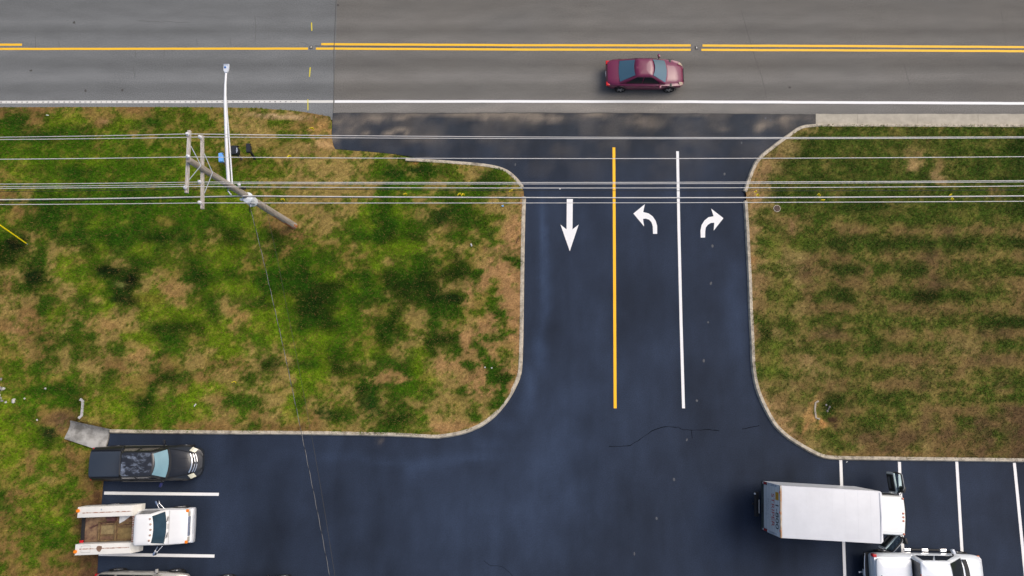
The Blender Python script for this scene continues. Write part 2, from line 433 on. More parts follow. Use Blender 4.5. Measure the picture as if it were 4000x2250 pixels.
# ---- driveway and car park, freshly sealed
drive_poly = [P2(1300, 441.5), P2(1500, 442), P2(2000, 440.5), P2(2350, 441), P2(2700, 443), P2(3000, 446), P2(3188, 447), P2(3188, 490)] + [P2(u_ + 5, v_ + 4) for u_, v_ in KERB_E[5:]] + [P2(2912, 766)] + [P2(u_ + 6, v_ - 3) for u_, v_ in KERB_E2[:-1]] + [(31, P2(4000, 1803)[1]), (31, -12.6),
              (P2(365, 2500)[0], -12.6), P2(380, 2250), P2(385, 2150), P2(394, 2000), P2(404, 1890), P2(412, 1800), P2(420, 1745), P2(430, 1700), P2(430, 1684), P2(700, 1686), P2(1700, 1696), P2(1900, 1620), P2(2000, 1480), P2(2025, 1300), P2(2030, 760), P2(2020, 730), P2(1960, 665), P2(1860, 640), P2(1700, 630),
              P2(1600, 611), P2(1540, 602), P2(1450, 593), P2(1380, 588), P2(1307, 582), P2(1296, 540), P2(1298, 470)]
DUST = [(1330, 500, 40, 18, .5), (1360, 530, 30, 12, .35), (1450, 465, 45, 14, .8), (1560, 462, 22, 10, .9), (1575, 510, 34, 7, 1.0), (1520, 516, 18, 8, .8), (1440, 520, 14, 8, .6), (1340, 470, 60, 20, .4), (1308, 545, 14, 20, .9),
        (2050, 455, 130, 14, .5), (2150, 468, 60, 12, .45), (1900, 450, 200, 8, .35), (2500, 470, 60, 20, .35), (2540, 490, 40, 14, .3), (2330, 452, 50, 10, .5), (2990, 490, 26, 16, .5), (3060, 480, 26, 18, .55), (2960, 500, 20, 14, .35), (1730, 445, 250, 7, .4),
        (3080, 458, 30, 10, .3), (3145, 465, 40, 12, .18), (2820, 500, 40, 12, .25), (1480, 1725, 12, 16, .25), (1640, 625, 30, 5, .4), (2700, 452, 100, 6, .25), (1650, 540, 60, 16, .18)]
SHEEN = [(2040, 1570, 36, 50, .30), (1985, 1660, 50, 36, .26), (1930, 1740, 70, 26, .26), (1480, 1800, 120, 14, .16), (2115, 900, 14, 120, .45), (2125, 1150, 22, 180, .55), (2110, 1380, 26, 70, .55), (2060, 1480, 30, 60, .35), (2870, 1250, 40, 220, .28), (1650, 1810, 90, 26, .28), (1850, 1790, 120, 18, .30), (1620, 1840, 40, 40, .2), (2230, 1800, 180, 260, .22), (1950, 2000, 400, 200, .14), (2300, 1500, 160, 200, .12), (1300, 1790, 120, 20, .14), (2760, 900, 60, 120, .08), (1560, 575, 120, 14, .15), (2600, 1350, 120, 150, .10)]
def drive_tone(X, Y):
    u, v = unP(X, Y)
    k = fbm(X * 0.5, Y * 0.18, 41, 5); k2 = fbm(X * 0.9, Y * 0.9, 43, 5)
    b = 0.50 + 1.0 * k + 0.5 * (k2 - .5) + .3 * (fbm(X * 2.4, Y * .35, 45, 4) - .5)
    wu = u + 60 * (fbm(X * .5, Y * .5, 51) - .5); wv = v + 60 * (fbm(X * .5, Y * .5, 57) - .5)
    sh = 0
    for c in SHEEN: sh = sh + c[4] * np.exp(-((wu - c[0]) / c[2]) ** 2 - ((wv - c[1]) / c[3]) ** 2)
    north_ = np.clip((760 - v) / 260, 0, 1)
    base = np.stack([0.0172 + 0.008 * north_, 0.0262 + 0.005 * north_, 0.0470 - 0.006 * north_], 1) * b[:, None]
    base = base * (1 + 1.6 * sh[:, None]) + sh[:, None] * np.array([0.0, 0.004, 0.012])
    wu = u + 50 * (fbm(X * 1.6, Y * 1.6, 61) - .5); wv = v + 36 * (fbm(X * 1.6, Y * 1.6, 67) - .5)
    d = 0
    for c in DUST: d = d + c[4] * np.exp(-((wu - c[0]) / c[2]) ** 2 - ((wv - c[1]) / c[3]) ** 2)
    d = np.clip(d, 0, 1) * np.clip(-.20 + 2.6 * fbm(X * 1.6, Y * 3.4, 71), 0, 1.4)
    d = np.clip(d + north_ * 0.16 * np.clip((fbm(X * .7, Y * .9, 77) - .42) * 4, 0, 1), 0, 0.75)
    return base * (1 - d[:, None]) + d[:, None] * np.array([0.24, 0.20, 0.155])
M_SEAL = tone_mat('fresh_seal_coat', 0.75, 0.2, grain=0.38, gscale=24, bump=0.35, bscale=45, mid=(0.9, 0.07, (1.4, .45, 1)))
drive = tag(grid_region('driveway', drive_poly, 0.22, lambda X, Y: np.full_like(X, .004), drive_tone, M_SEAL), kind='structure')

strip('lane_line', [(2398, 576), (2400, 1000), (2403, 1595)], .152, .008, M_PAINT_O, drive)
strip('lane_line', [(2646.5, 591), (2652, 900), (2660, 1250), (2670, 1595)], .152, .008, M_PAINT_W, drive)
for a, b in (((407, 1926), (855, 1931)), ((386, 2165), (838, 2172)), ((3284, 1797), (3302, 2250 + 60)), ((3513, 1804), (3532, 2300)), ((3737, 1802), (3766, 2300)), ((3962, 1808), (4010, 2300))):
    strip('parking_line', [a, b], .15, .008, M_PAINT_W, drive)
def arrow(pts, name='lane_arrow'):
    m = MB(); q = [(*P2(*p), .008) for p in pts]
    bm = bmesh.new(); f = bm.faces.new([bm.verts.new(p) for p in q]); bmesh.ops.triangulate(bm, faces=[f])
    bm.verts.index_update()
    m.add([tuple(v_.co) for v_ in bm.verts], [tuple(x.index for x in fc.verts) for fc in bm.faces]); bm.free()
    return m.build(name, M_PAINT_W, drive, smooth=0)
Z = lambda x, y: (1900 + x / 2.07, 500 + y / 2.07)
arrow([Z(650, 574), Z(699, 574), Z(696, 820), Z(746, 781), Z(674, 996), Z(599, 781), Z(648, 820)])
def hook(flip):
    if not flip:
        head = [(1281, 616), (1188, 692), (1275, 796), (1266, 735)]
        inner = [(1290, 733), (1315, 741), (1335, 763), (1345, 795), (1347, 856)]
        outer = [(1381, 856), (1380, 790), (1368, 750), (1345, 715), (1310, 690), (1268, 680)]
    else:
        head = [(1817, 652), (1916, 729), (1838, 830), (1842, 766)]
        inner = [(1815, 768), (1790, 783), (1774, 805), (1769, 835), (1768, 886)]
        outer = [(1733, 886), (1731, 830), (1740, 785), (1763, 748), (1795, 722), (1837, 714)]
    return [Z(*p) for p in head + inner + outer]
arrow(hook(False)); arrow(hook(True))
m = MB(); m.add([(.06 * math.cos(t), .09 * math.sin(t), 0) for t in [k * math.pi / 5 for k in range(10)]], [tuple(range(10))])
dr = m.build('paint_drip', mat('drip_paint', (0.07, 0.075, 0.085), 0.6, var=.5, scale=12, world=True), drive, smooth=0)
dr.location = (*P2(2783, 961), .007)
for u, v in ((2777, 1107), (2766, 1259), (2749, 1409), (2722, 1565), (2683, 1718), (2633, 1873), (2565, 2025), (2478, 2163), (2830, 680), (2897, 558), (2990, 462), (3010, 470), (2013, 643)):
    share('paint_drip', dr.data, drive, (*P2(u, v), .007), random.uniform(-.4, .4), (random.uniform(.6, 1), random.uniform(.6, 1.1), 1))
strip('crack', dense([(2378, 1745), (2420, 1743), (2462, 1740), (2490, 1722), (2515, 1706), (2545, 1684), (2585, 1668), (2620, 1668), (2650, 1669), (2668, 1679), (2720, 1680), (2770, 1678), (2810, 1683)], 3, 1.5), .030, .007, M_CRACK, drive, lambda i: random.uniform(.5, 1.2))
strip('crack', dense([(2898, 1676), (2930, 1670), (2966, 1662)], 4, 1.2), .028, .007, M_CRACK, drive)
strip('crack', dense([(2700, 1679), (2704, 1712)], 4, 1.2), .024, .007, M_CRACK, drive)
strip('crack', dense([(1890, 2190), (1915, 2210), (1960, 2212), (1990, 2235), (2010, 2262)], 3, 1.2), .016, .007, M_CRACK, drive)
strip('crack', dense([(1310, 441), (1600, 442), (2000, 441), (2500, 442), (3000, 446), (3180, 447)], 16, 1.2), .03, .009, M_CRACKL, drive)

# ---- lawns: hand-made plan of what grows where (one letter = about 0.7 m)
PLAN_W = """
bbbbooboobbboooootttttttbbttttttttttttttt
ddboyyobbyoddooogotttoobbttttttttttttttttt
gddddddoygotoooooottttootbttttttttttttttt
gggggggoggggggooottotottbttttttttttttttttt
ggyggygyyggyggyoooogootttttttotogdtottttt
oyoogdddggggggyoogoooottttttogddtddottdot
ogggygggogggogoogggotottttttttdgggttoddootr
btgddgdggdddggggoyyotototttotgdogtgdggttr
gbbdddggdggdggggdyygttttttttygdyottddottr
oodddodyggdggodgdggyybbttttgydd gdtbddotrr
gDtodddddddDDddgtDDggDbbotgdddDgDtodgtgor
DDtdttDyddyydotoyyyttdbggootygyyytottorrr
DtddtyogttddgoodgygogggdgdoobytgddoDotrrdr
ttDDtygodDDttodDdgdodddDgyoddgDdDbDDdrrrr
bdDottyydDDtyttdyyyyddddDDDydgDDDDttrrorr
tttdttdtydDyyttodttdDyyDDDgdddtDdDDDrogrr
tbbdygtgyttyyyyydttyyygDDDygtoDttdddoordr
brbbttdtttttDDDDyytoyygddDggodDotdtotrror
otbdbdodttyyddooyyoggyygyygooDdttDDDrrdrr
ootbdtdbtdtydgtttyyttttygydgyottyDtdrdror
ogbdttttbbtdbottobbtDDtddyDDtdddytrrdrdrt
ooogogttdbobDddbbttdtttyyytodtodgyttrrdDrt
oggdddotoyodttbyyytttotygottDddggdttdrrdr
yggggdoyygDDogyytbddttydttotDDtdtttottddr
ygxbbbyoyydgyggyttgbttyobtDdttDDgtttdttrr
yoydbotooooobgbbbbtdbbbbbtottddttrrrrrrrr
yygDoboooooo
oybyobbooooo
yobgobobbbbb
oogtogbbbbbb
dboygogbbbbb
dboyogbkkkkk
bogoygkkkkkk
obodgokkkkkk
bgogdogkkkkk
bogbobkkkkkk
gbobbbkkkkkk
obobbbkkkkkk
"""
PLAN_E = """
ttttttgogogogogoggogog
ttttodggggggggoggggogd
trbtdgggogggotgogggggd
rrtdggogdggggtgtogdggd
rrgogdggogggggdtogggdg
rtdggdgogggggogggggtgg
rtggggggddddogggggggdd
robobggogggogggogyggog
rgobggobbboobbobkobbob
rgyoyggddgddgddgddgogd
royttbobbgobobkbobooob
rrottkbddbggddboggogog
rboytbobbbobobkkbbobob
rooyobgddobggDDggdggob
rbootbbbboobbbbbbobbob
rgogogogoggoggogoogddd
rDtgobkkbogbbobobokbkb
royotogoogdogogottoggg
royborogbobbbbbbobkbkb
rgygottogoootbotoboooo
rtotbobbbobbbbkoboogkg
rrboobddoggdggooggogog
rrrbtodobogogobbbbbokk
rrrrotoboggobokobgkkbk
rrrrboogbkkbkkbbkbkgkk
rrrrrttogtbkbotbbbkbbk
"""
# per letter: share of green tufts, tuft colour, colour of the straw or soil between them
GROW = {'D': (.98, (28, 54, 8), (48, 56, 16)), 'd': (.94, (42, 80, 10), (74, 82, 24)), 'g': (.84, (68, 104, 12), (108, 104, 38)), 'y': (.82, (104, 130, 20), (122, 122, 42)), 'o': (.52, (84, 104, 22), (122, 108, 50)), 't': (.24, (88, 102, 30), (136, 117, 66)), 'b': (.17, (78, 88, 26), (118, 92, 54)), 'r': (.08, (76, 98, 24), (150, 116, 76)), 'k': (.10, (66, 74, 28), (90, 66, 46))}
def plan(txt, ncol):
    rows = [r.replace(' ', 'g').replace('x', 'g').replace('O', 'o') for r in txt.strip('\n').split('\n')]
    A = np.zeros((len(rows), ncol, 7))
    for i, r in enumerate(rows):
        r = (r + r[-1] * ncol)[:ncol]
        for j, ch in enumerate(r):
            q = GROW[ch]; A[i, j, 0] = q[0]; A[i, j, 1:4] = lin(*q[1]); A[i, j, 4:7] = lin(*q[2])
    B = np.pad(A, ((1, 1), (1, 1), (0, 0)), 'edge')
    return .76 * A + .06 * (B[:-2, 1:-1] + B[2:, 1:-1] + B[1:-1, :-2] + B[1:-1, 2:])
PW, PE = plan(PLAN_W, 41), plan(PLAN_E, 22)
PW[10:18, 8:29, 0] = np.maximum(PW[10:18, 8:29, 0], .44)          # the middle of the west lawn is mostly green
def lookup(A, fi, fj):
    n, m_ = A.shape[:2]
    fi = np.clip(fi, 0, n - 1.001); fj = np.clip(fj, 0, m_ - 1.001)
    i = np.floor(fi).astype(int); j = np.floor(fj).astype(int); a = (fi - i)[:, None]; b = (fj - j)[:, None]
    a = a * a * (3 - 2 * a); b = b * b * (3 - 2 * b)
    return (A[i, j] * (1 - b) + A[i, j + 1] * b) * (1 - a) + (A[i + 1, j] * (1 - b) + A[i + 1, j + 1] * b) * a
SPOTS = [(3560, 650, 24, 28, (158, 128, 84)), (3580, 600, 20, 12, (140, 112, 66)), (3690, 648, 18, 18, (140, 116, 66)), (3663, 690, 22, 22, (150, 122, 80)), (3860, 745, 30, 20, (120, 96, 56)), (3150, 1615, 18, 40, (170, 125, 72)), (3195, 1655, 12, 20, (180, 120, 66)), (3155, 1665, 10, 20, (172, 120, 72)), (2955, 1020, 20, 14, (165, 115, 70)), (3085, 890, 12, 30, (140, 105, 70)),
         (560, 1185 - 60, 0, 0, None), (1645, 632, 16, 6, (150, 98, 62)), (395, 467, 18, 10, (140, 110, 75)), (1100, 445, 90, 12, (165, 140, 105)), (1250, 500, 40, 30, (150, 118, 70)), (1260, 560, 45, 16, (160, 130, 88)), (425, 1060, 40, 22, (20, 34, 10)), (520, 1090, 30, 26, (14, 24, 8)), (480, 1110, 26, 10, (110, 116, 60)), (150, 1085, 50, 24, (22, 40, 12)), (45, 960, 26, 24, (18, 28, 10)), (505, 1160, 60, 16, (30, 46, 14)),
         (240, 1640, 36, 30, (92, 72, 50)), (180, 1690, 36, 22, (38, 48, 20)), (395, 1950, 16, 40, (70, 50, 34)), (385, 2060, 20, 60, (72, 52, 36)), (375, 2180, 20, 50, (70, 52, 36)), (3240, 1640, 26, 12, (58, 34, 28)), (3262, 1665, 16, 10, (50, 32, 26)), (3220, 1590, 12, 20, (40, 70, 22)), (3400, 1775, 300, 8, (125, 96, 56)), (315, 920 + 100, 0, 0, None),
         (680, 1130, 45, 40, (142, 114, 68)), (720, 1160, 40, 28, (140, 114, 66)), (925, 1230, 30, 40, (140, 114, 64)), (415, 1280, 70, 30, (142, 114, 68)), (560, 1395, 40, 30, (142, 114, 68)), (600, 1165, 50, 20, (118, 116, 40)), (1455, 1580, 30, 40, (38, 70, 18)), (1270, 1620, 40, 24, (36, 62, 16)), (1510, 1475, 60, 30, (142, 112, 70)), (1900, 700, 28, 24, (52, 76, 20)), (1650, 660, 40, 16, (36, 66, 14)), (1540, 690, 46, 14, (40, 72, 14)), (1760, 1170, 60, 16, (30, 50, 14)), (1740, 850, 40, 26, (44, 68, 20)), (1930, 920, 16, 30, (70, 86, 28))]
def turf(X, Y):
    """returns colour (linear) and how much grass stands there"""
    east = X > 6
    ew = np.where(east, .35, 1.0)                                 # mowing rows stay straighter in the east
    wx = X + 1.5 * (fbm(X * .45, Y * .9, 101, 5) - .5) + .8 * (fbm(X * 1.6, Y * 2.6, 103, 4) - .5)
    wy = Y + ew * (0.6 * (fbm(X * .45, Y * .9, 107, 5) - .5) + .35 * (fbm(X * 1.6, Y * 2.6, 109, 4) - .5))
    u, v = unP(wx, wy, .08)
    cw = lookup(PW, (v - 425) / 50, (u - 25) / 50); ce = lookup(PE, (v - 505) / 50, (u - 2925) / 50)
    A = np.where(east[:, None], ce, cw)
    cov, G, S = A[:, 0].copy(), A[:, 1:4].copy(), A[:, 4:7].copy()
    cov += np.where(east & (v > 850) & (v < 1500), .11 * np.cos(2 * math.pi * (v - 950) / 102), 0)
    for s_ in SPOTS:
        if s_[4] is None: continue
        k = np.clip(1.3 * np.exp(-(((u - s_[0]) / s_[2]) ** 2 + ((v - s_[1]) / s_[3]) ** 2)), 0, .92)
        c = np.array(lin(*s_[4])); kk = k[:, None]
        if s_[4][0] > s_[4][1] * 1.05: cov = cov * (1 - k) + .08 * k; S = S * (1 - kk) + c * kk
        else: cov = cov * (1 - k) + .97 * k; G = G * (1 - kk) + c * kk
    # clumps: noise made roughly uniform, then compared with the share of green
    n = fbm(X * 2.1, Y * 2.9, 211, 5) * .62 + vnoise(X * 9, Y * 9, 223) * .25 + vnoise(X * 19, Y * 19, 227) * .13
    n = 1 / (1 + np.exp(-(n - .5) / .062))
    m_ = np.clip((cov - n) / np.where(east, .75, .46) + .5, 0, 1)
    n1 = fbm(X * 1.1, Y * 2.4, 121, 5); n2 = fbm(X * 5.0, Y * 6.5, 127, 3)
    fine = (0.20 + .42 * n1 + .50 * n2 + .58 * vnoise(X * 12, Y * 12, 137) + .26 * vnoise(X * 23, Y * 23, 139))
    C = S * (1 - m_[:, None]) + G * m_[:, None]
    C = C * fine[:, None]
    g_ = C.mean(1, keepdims=True)
    C = np.where(east[:, None], (C * .66 + g_ * .34 * np.array([1.30, 1.03, .46])) * 1.02, C * 1.10)
    return np.concatenate([C, np.clip(.34 + .66 * m_ - np.where(cov < .09, .2, 0), .1, 1)[:, None]], 1)

lawn_w_poly = [(-31.2, P2(-100, 419)[1]), P2(0, 419), P2(400, 418), P2(800, 419), P2(1000, 422), P2(1060, 427), P2(1130, 431), P2(1190, 438), P2(1240, 447), P2(1290, 456), P2(1297, 480), P2(1295, 520), P2(1300, 560), P2(1307, 583), P2(1380, 589), P2(1450, 594), P2(1540, 603), P2(1590, 613)] + \
    [P2(u - 3, v + 9) for u, v in ((1640, 620), (1720, 625), (1800, 631), (1880, 638), (1935, 647), (1975, 660))] + [P2(1997, 690), P2(2020, 715), P2(2038, 735), P2(2046, 750)] + \
    [P2(u - 9, v) for u, v in KERB_W2[:7]] + [P2(u - 8, v - 6) for u, v in KERB_W2[7:12]] + [P2(u, v - 8) for u, v in KERB_W2[12:]] + \
    [P2(428, 1700), P2(420, 1745), P2(412, 1800), P2(404, 1890), P2(394, 2000), P2(385, 2150), P2(380, 2250), (P2(365, 2500)[0], -12.6), (-31.2, -12.6)]
lawn_e_poly = [P2(u, v + 7) for u, v in KERB_E[:5]] + [P2(u + 6, v + 7) for u, v in KERB_E[5:10]] + [P2(u + 9, v) for u, v in KERB_E[10:]] + [P2(2913, 765)] + [P2(u + 9, v) for u, v in KERB_E2[:7]] + [P2(u + 7, v - 6) for u, v in KERB_E2[7:12]] + [P2(u, v - 8) for u, v in KERB_E2[12:]]
OPEN_EDGE = [P2(-400, 419), P2(800, 419), P2(1130, 431), P2(1240, 447), P2(1297, 480), P2(1307, 583), P2(1590, 613)]
OPEN_EDGE2 = [P2(428, 1700), P2(412, 1800), P2(385, 2150), P2(365, 2500)]
HW1, HW2 = P(318, 1600, 0), P(3187, 1602, 0)
FLUME = [P2(270, 1637), P2(436, 1672), P2(414, 1772), P2(246, 1718)]
def lawn_z(X, Y):
    d1, _, _ = seg_dist(OPEN_EDGE, X, Y); d2, _, _ = seg_dist(OPEN_EDGE2, X, Y)
    s_ = np.clip(np.minimum(d1, d2) / 1.6, 0, 1); s_ = s_ * s_ * (3 - 2 * s_)
    z = .012 + .10 * s_ + .05 * (fbm(X * .6, Y * .6, 201, 3) - .5) * s_ + .018 * fbm(X * 3, Y * 3, 203, 2) * s_
    k1 = np.exp(-((X - HW1.x + 1.0) / 1.5) ** 2 - ((Y - HW1.y) / 1.0) ** 2) / (1 + np.exp((X - HW1.x + .08) * 18))
    k2 = np.exp(-((X - HW2.x - .7) / .9) ** 2 - ((Y - HW2.y) / .6) ** 2) / (1 + np.exp(-(X - HW2.x - .05) * 18))
    return z - .42 * k1 - .34 * k2 - .32 * inside(FLUME, X, Y)
M_LAWN = tone_mat('lawn_soil', 0.95, 0.1, grain=0.30, gscale=14, bump=0.6, bscale=30)
M_BLADE = tone_mat('grass_blade', 0.8, 0.15, grain=0.12, gscale=6, bump=0, transl=0.25)
lawn_w = tag(grid_region('lawn', lawn_w_poly, 0.13, lawn_z, lambda X, Y: turf(X, Y)[:, :3] * .92, M_LAWN), kind='structure')
lawn_e = tag(grid_region('lawn', lawn_e_poly, 0.13, lawn_z, lambda X, Y: turf(X, Y)[:, :3] * .92, M_LAWN), kind='structure')
def grass(name, poly, per_m2, label):
    xs = [p[0] for p in poly]; ys = [p[1] for p in poly]
    x0, x1, y0, y1 = max(min(xs), -29), min(max(xs), 29), max(min(ys), -9.5), max(ys)
    n = int((x1 - x0) * (y1 - y0) * per_m2)
    X = RNG.uniform(x0, x1, n); Y = RNG.uniform(y0, y1, n)
    k = inside(poly, X, Y) & ~inside(FLUME, X, Y); X, Y = X[k], Y[k]
    C = turf(X, Y)
    k = RNG.uniform(0, 1, len(X)) < C[:, 3]; X, Y, C = X[k], Y[k], C[k]
    n = len(X); Zb = lawn_z(X, Y)
    az = RNG.uniform(0, 2 * math.pi, n); lean = RNG.uniform(.35, 1.35, n)
    lush = np.clip(C[:, 1] / (C[:, 0] + 1e-4) - .7, 0, 1)
    L = RNG.uniform(.06, .13, n) * (.75 + .5 * lush); wd = RNG.uniform(.008, .018, n)
    dx, dy = np.cos(az) * np.sin(lean) * L, np.sin(az) * np.sin(lean) * L; dz = np.cos(lean) * L
    px, py = -np.sin(az) * wd, np.cos(az) * wd
    V = np.empty((n, 3, 3), np.float32)
    V[:, 0] = np.stack([X + px, Y + py, Zb - .004], 1); V[:, 1] = np.stack([X - px, Y - py, Zb - .004], 1); V[:, 2] = np.stack([X + dx, Y + dy, Zb + dz], 1)
    col = C[:, :3] * RNG.uniform(.6, 1.7, (n, 1)) * (1 + RNG.uniform(-.08, .08, (n, 3)))
    dry = RNG.uniform(0, 1, n) < .10
    col[dry] = np.array(lin(150, 122, 70)) * RNG.uniform(.6, 1.05, (dry.sum(), 1))
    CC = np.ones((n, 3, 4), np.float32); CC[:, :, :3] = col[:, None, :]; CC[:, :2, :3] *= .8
    me = bpy.data.meshes.new(name)
    me.vertices.add(n * 3); me.loops.add(n * 3); me.polygons.add(n)
    me.vertices.foreach_set('co', V.ravel())
    me.loops.foreach_set('vertex_index', np.arange(n * 3, dtype=np.int32))
    me.polygons.foreach_set('loop_start', np.arange(0, n * 3, 3, dtype=np.int32))
    me.update(calc_edges=True)
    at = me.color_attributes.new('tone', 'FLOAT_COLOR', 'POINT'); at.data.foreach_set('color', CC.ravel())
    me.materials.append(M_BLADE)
    o = bpy.data.objects.new(name, me); COL.objects.link(o)
    return tag(o, label, 'grass', kind='stuff')
grass('grass', lawn_w_poly, 900, 'patchy green and straw coloured grass west of the driveway')
grass('grass', lawn_e_poly, 900, 'dull olive and brown grass east of the driveway')

# ---- kerbs: cast lengths with open joints
def kerb(pts, left, name='kerb', seg=3.0, h=.14):
    """outer (paving side) foot line in picture marks; left = lawn lies to the left of travel"""
    path = smooth_path([P2(*p) for p in pts], .12)
    e = bpy.data.objects.new(name, None); COL.objects.link(e); tag(e, kind='structure'); e.empty_display_size = .2
    n = len(path); per = max(4, int(seg / .12)); i = 0
    prof = [(0, 0), (.035, h - .03), (.06, h), (.20, h), (.21, h - .012), (.21, 0)]
    while i < n - 2:
        j = min(i + per, n - 1)
        if n - 1 - j < per // 3: j = n - 1
        rings = []
        for k in range(i, j + 1):
            d = (path[min(k + 1, n - 1)] - path[max(k - 1, 0)]).normalized()
            nn = Vector((-d.y, d.x)) * (1 if left else -1)
            p = path[k]
            if k == i: p = p + d * .007
            if k == j: p = p - d * .007
            rings.append([(p.x + nn.x * a, p.y + nn.y * a, b) for a, b in prof])
        m = MB(); m.loft(rings); m.build('kerb_length', M_CONC, e, smooth=30)
        i = j
    return e
kerb(KERB_W, False); kerb(KERB_W2, False); kerb(KERB_E, True); kerb(KERB_E2, True)
# concrete gutter pan beside the road, in cast slabs
gut = bpy.data.objects.new('gutter', None); COL.objects.link(gut); tag(gut, kind='structure')
us = [3186] + [3350 + 235 * k for k in range(7)]
for a, b in zip(us[:-1], us[1:]):
    m = MB(); q = []
    for t in [k / 10 for k in range(11)]:
        u = a + (b - a) * t; q.append((P2(u, 445.5 + random.uniform(-.8, .8)), P2(u, 484.5 + (u - 3186) * .002)))
    q[0] = tuple((p[0] + .006, p[1]) for p in q[0]); q[-1] = tuple((p[0] - .006, p[1]) for p in q[-1])
    m.loft([[(n_[0], n_[1], .014), (s_[0], s_[1], .010), (s_[0], s_[1], -.05), (n_[0], n_[1], -.05)] for n_, s_ in q])
    m.build('gutter_slab', M_CONC2, gut, smooth=0)

# ================================================================== DRAINAGE, STONES
def headwall(pts, z0, z1, wd, name, label):
    q = [Vector(P2(*p, z1)) for p in pts]; m = MB(); rings = []
    for i, p in enumerate(q):
        d = (q[min(i + 1, len(q) - 1)] - q[max(i - 1, 0)]).normalized(); n = Vector((-d.y, d.x)) * wd / 2
        rings.append([(p.x + n.x, p.y + n.y, z0), (p.x + n.x, p.y + n.y, z1), (p.x - n.x, p.y - n.y, z1), (p.x - n.x, p.y - n.y, z0)])
    m.loft(rings)
    return tag(m.build(name, M_CONC4 if wd > .11 else mat('stained_headwall', (.34, .30, .24), .9, var=.25, scale=6, world=True), None, smooth=0), label, 'headwall')
headwall([(312, 1559), (323, 1567), (321, 1596), (318, 1623), (306, 1634)], -.5, .17, .13, 'culvert_headwall', 'pale concrete culvert headwall above the sloping flume by the black pickup')
headwall([(3198, 1566), (3186, 1573), (3184, 1600), (3188, 1632), (3203, 1637)], -.45, .15, .085, 'culvert_headwall', 'thin concrete culvert headwall on the dry lawn east of the driveway')
# flume: dished concrete slab running off the car park corner
m = MB(); rows = []
A0, A1 = [P(278, 1643), P(430, 1676)], [P(254, 1714), P(410, 1765)]
for i in range(9):
    t = i / 8; r = []
    for j in range(9):
        s_ = j / 8; p = A0[0].lerp(A0[1], s_).lerp(A1[0].lerp(A1[1], s_), t)
        z = .10 - .10 * math.sin(math.pi * min(1, t * 1.25)) + .05 * (1 - s_) * 0 - .04 * (1 - s_) + (.05 if t == 0 else 0)
        r.append((p.x, p.y, z))
    rows.append(r)
top = [p for r in rows for p in r]; bot = [(x, y, z - .14) for x, y, z in top]; n = len(top); f = []
for i in range(8):
    for j in range(8):
        q = (i * 9 + j, i * 9 + j + 1, i * 9 + j + 10, i * 9 + j + 9); f += [q, tuple(n + k for k in q[::-1])]
rim = list(range(9)) + [9 * k + 8 for k in range(1, 9)] + [72 + k for k in range(7, -1, -1)] + [9 * k for k in range(7, 0, -1)]
f += [(rim[(k + 1) % len(rim)], rim[k], n + rim[k], n + rim[(k + 1) % len(rim)]) for k in range(len(rim))]
m.add(top + bot, f); tag(m.build('concrete_flume', M_CONC3, None, smooth=40), 'stained grey concrete flume slab at the car park corner behind the black pickup', 'flume')

M_ROCKW = mat('pale_limestone', (0.52, 0.50, 0.46), 0.9, var=.2, scale=6)
M_ROCKG = mat('grey_riprap', (0.25, 0.23, 0.23), 0.9, var=.3, scale=5)
def rock(u, v, r, mt, label, group=None, flat=.6):
    bm = bmesh.new(); bmesh.ops.create_icosphere(bm, subdivisions=1, radius=1)
    sx, sy = random.uniform(.8, 1.25), random.uniform(.7, 1.1)
    for q in bm.verts:
        k = random.uniform(.72, 1.2); q.co = Vector((q.co.x * sx * k, q.co.y * sy * k, q.co.z * flat * k)) * r
    me = bpy.data.meshes.new('rock'); bm.to_mesh(me); bm.free(); me.materials.append(mt)
    o = bpy.data.objects.new('rock', me); p = P(u, v)
    z = float(lawn_z(np.array([p.x]), np.array([p.y]))[0])
    o.location = (p.x, p.y, z + r * flat * .45); o.rotation_euler = (0, 0, random.uniform(0, 6)); COL.objects.link(o)
    return tag(o, label, 'rock', group)
rock(60, 1566, .12, M_ROCKW, 'largest white rock lying on the grass near the left edge')
rock(179, 1518, .075, M_ROCKW, 'lone white rock on green grass right of the stone heap')
rock(144, 1641, .065, M_ROCKW, 'small white rock on grass left of the concrete flume')
rock(30, 1571, .085, M_ROCKW, 'white rock just left of the largest white rock')
rock(22, 1519, .10, M_ROCKW, 'white rock at the top right of the stone heap')
rock(100, 1557, .05, M_ROCKW, 'narrow pale stone right of the largest white rock')
for u, v, r in ((12, 1482, .10), (8, 1518, .10), (4, 1532, .09), (5, 1545, .11), (9, 1555, .09), (16, 1566, .09), (2, 1568, .09), (-3, 1500, .10), (14, 1524, .06), (3, 1512, .07)):
    rock(u, v, r, random.choice([M_ROCKG, M_ROCKG, M_ROCKW]), 'grey broken stone in the heap cut by the left edge', 'stones heaped at the left edge')
for u, v in ((3243, 1598), (3238, 1606), (3246, 1590), (3232, 1582)):
    rock(u, v, .07, M_ROCKG, 'grey stone below the right hand headwall', 'stones below the right hand headwall')

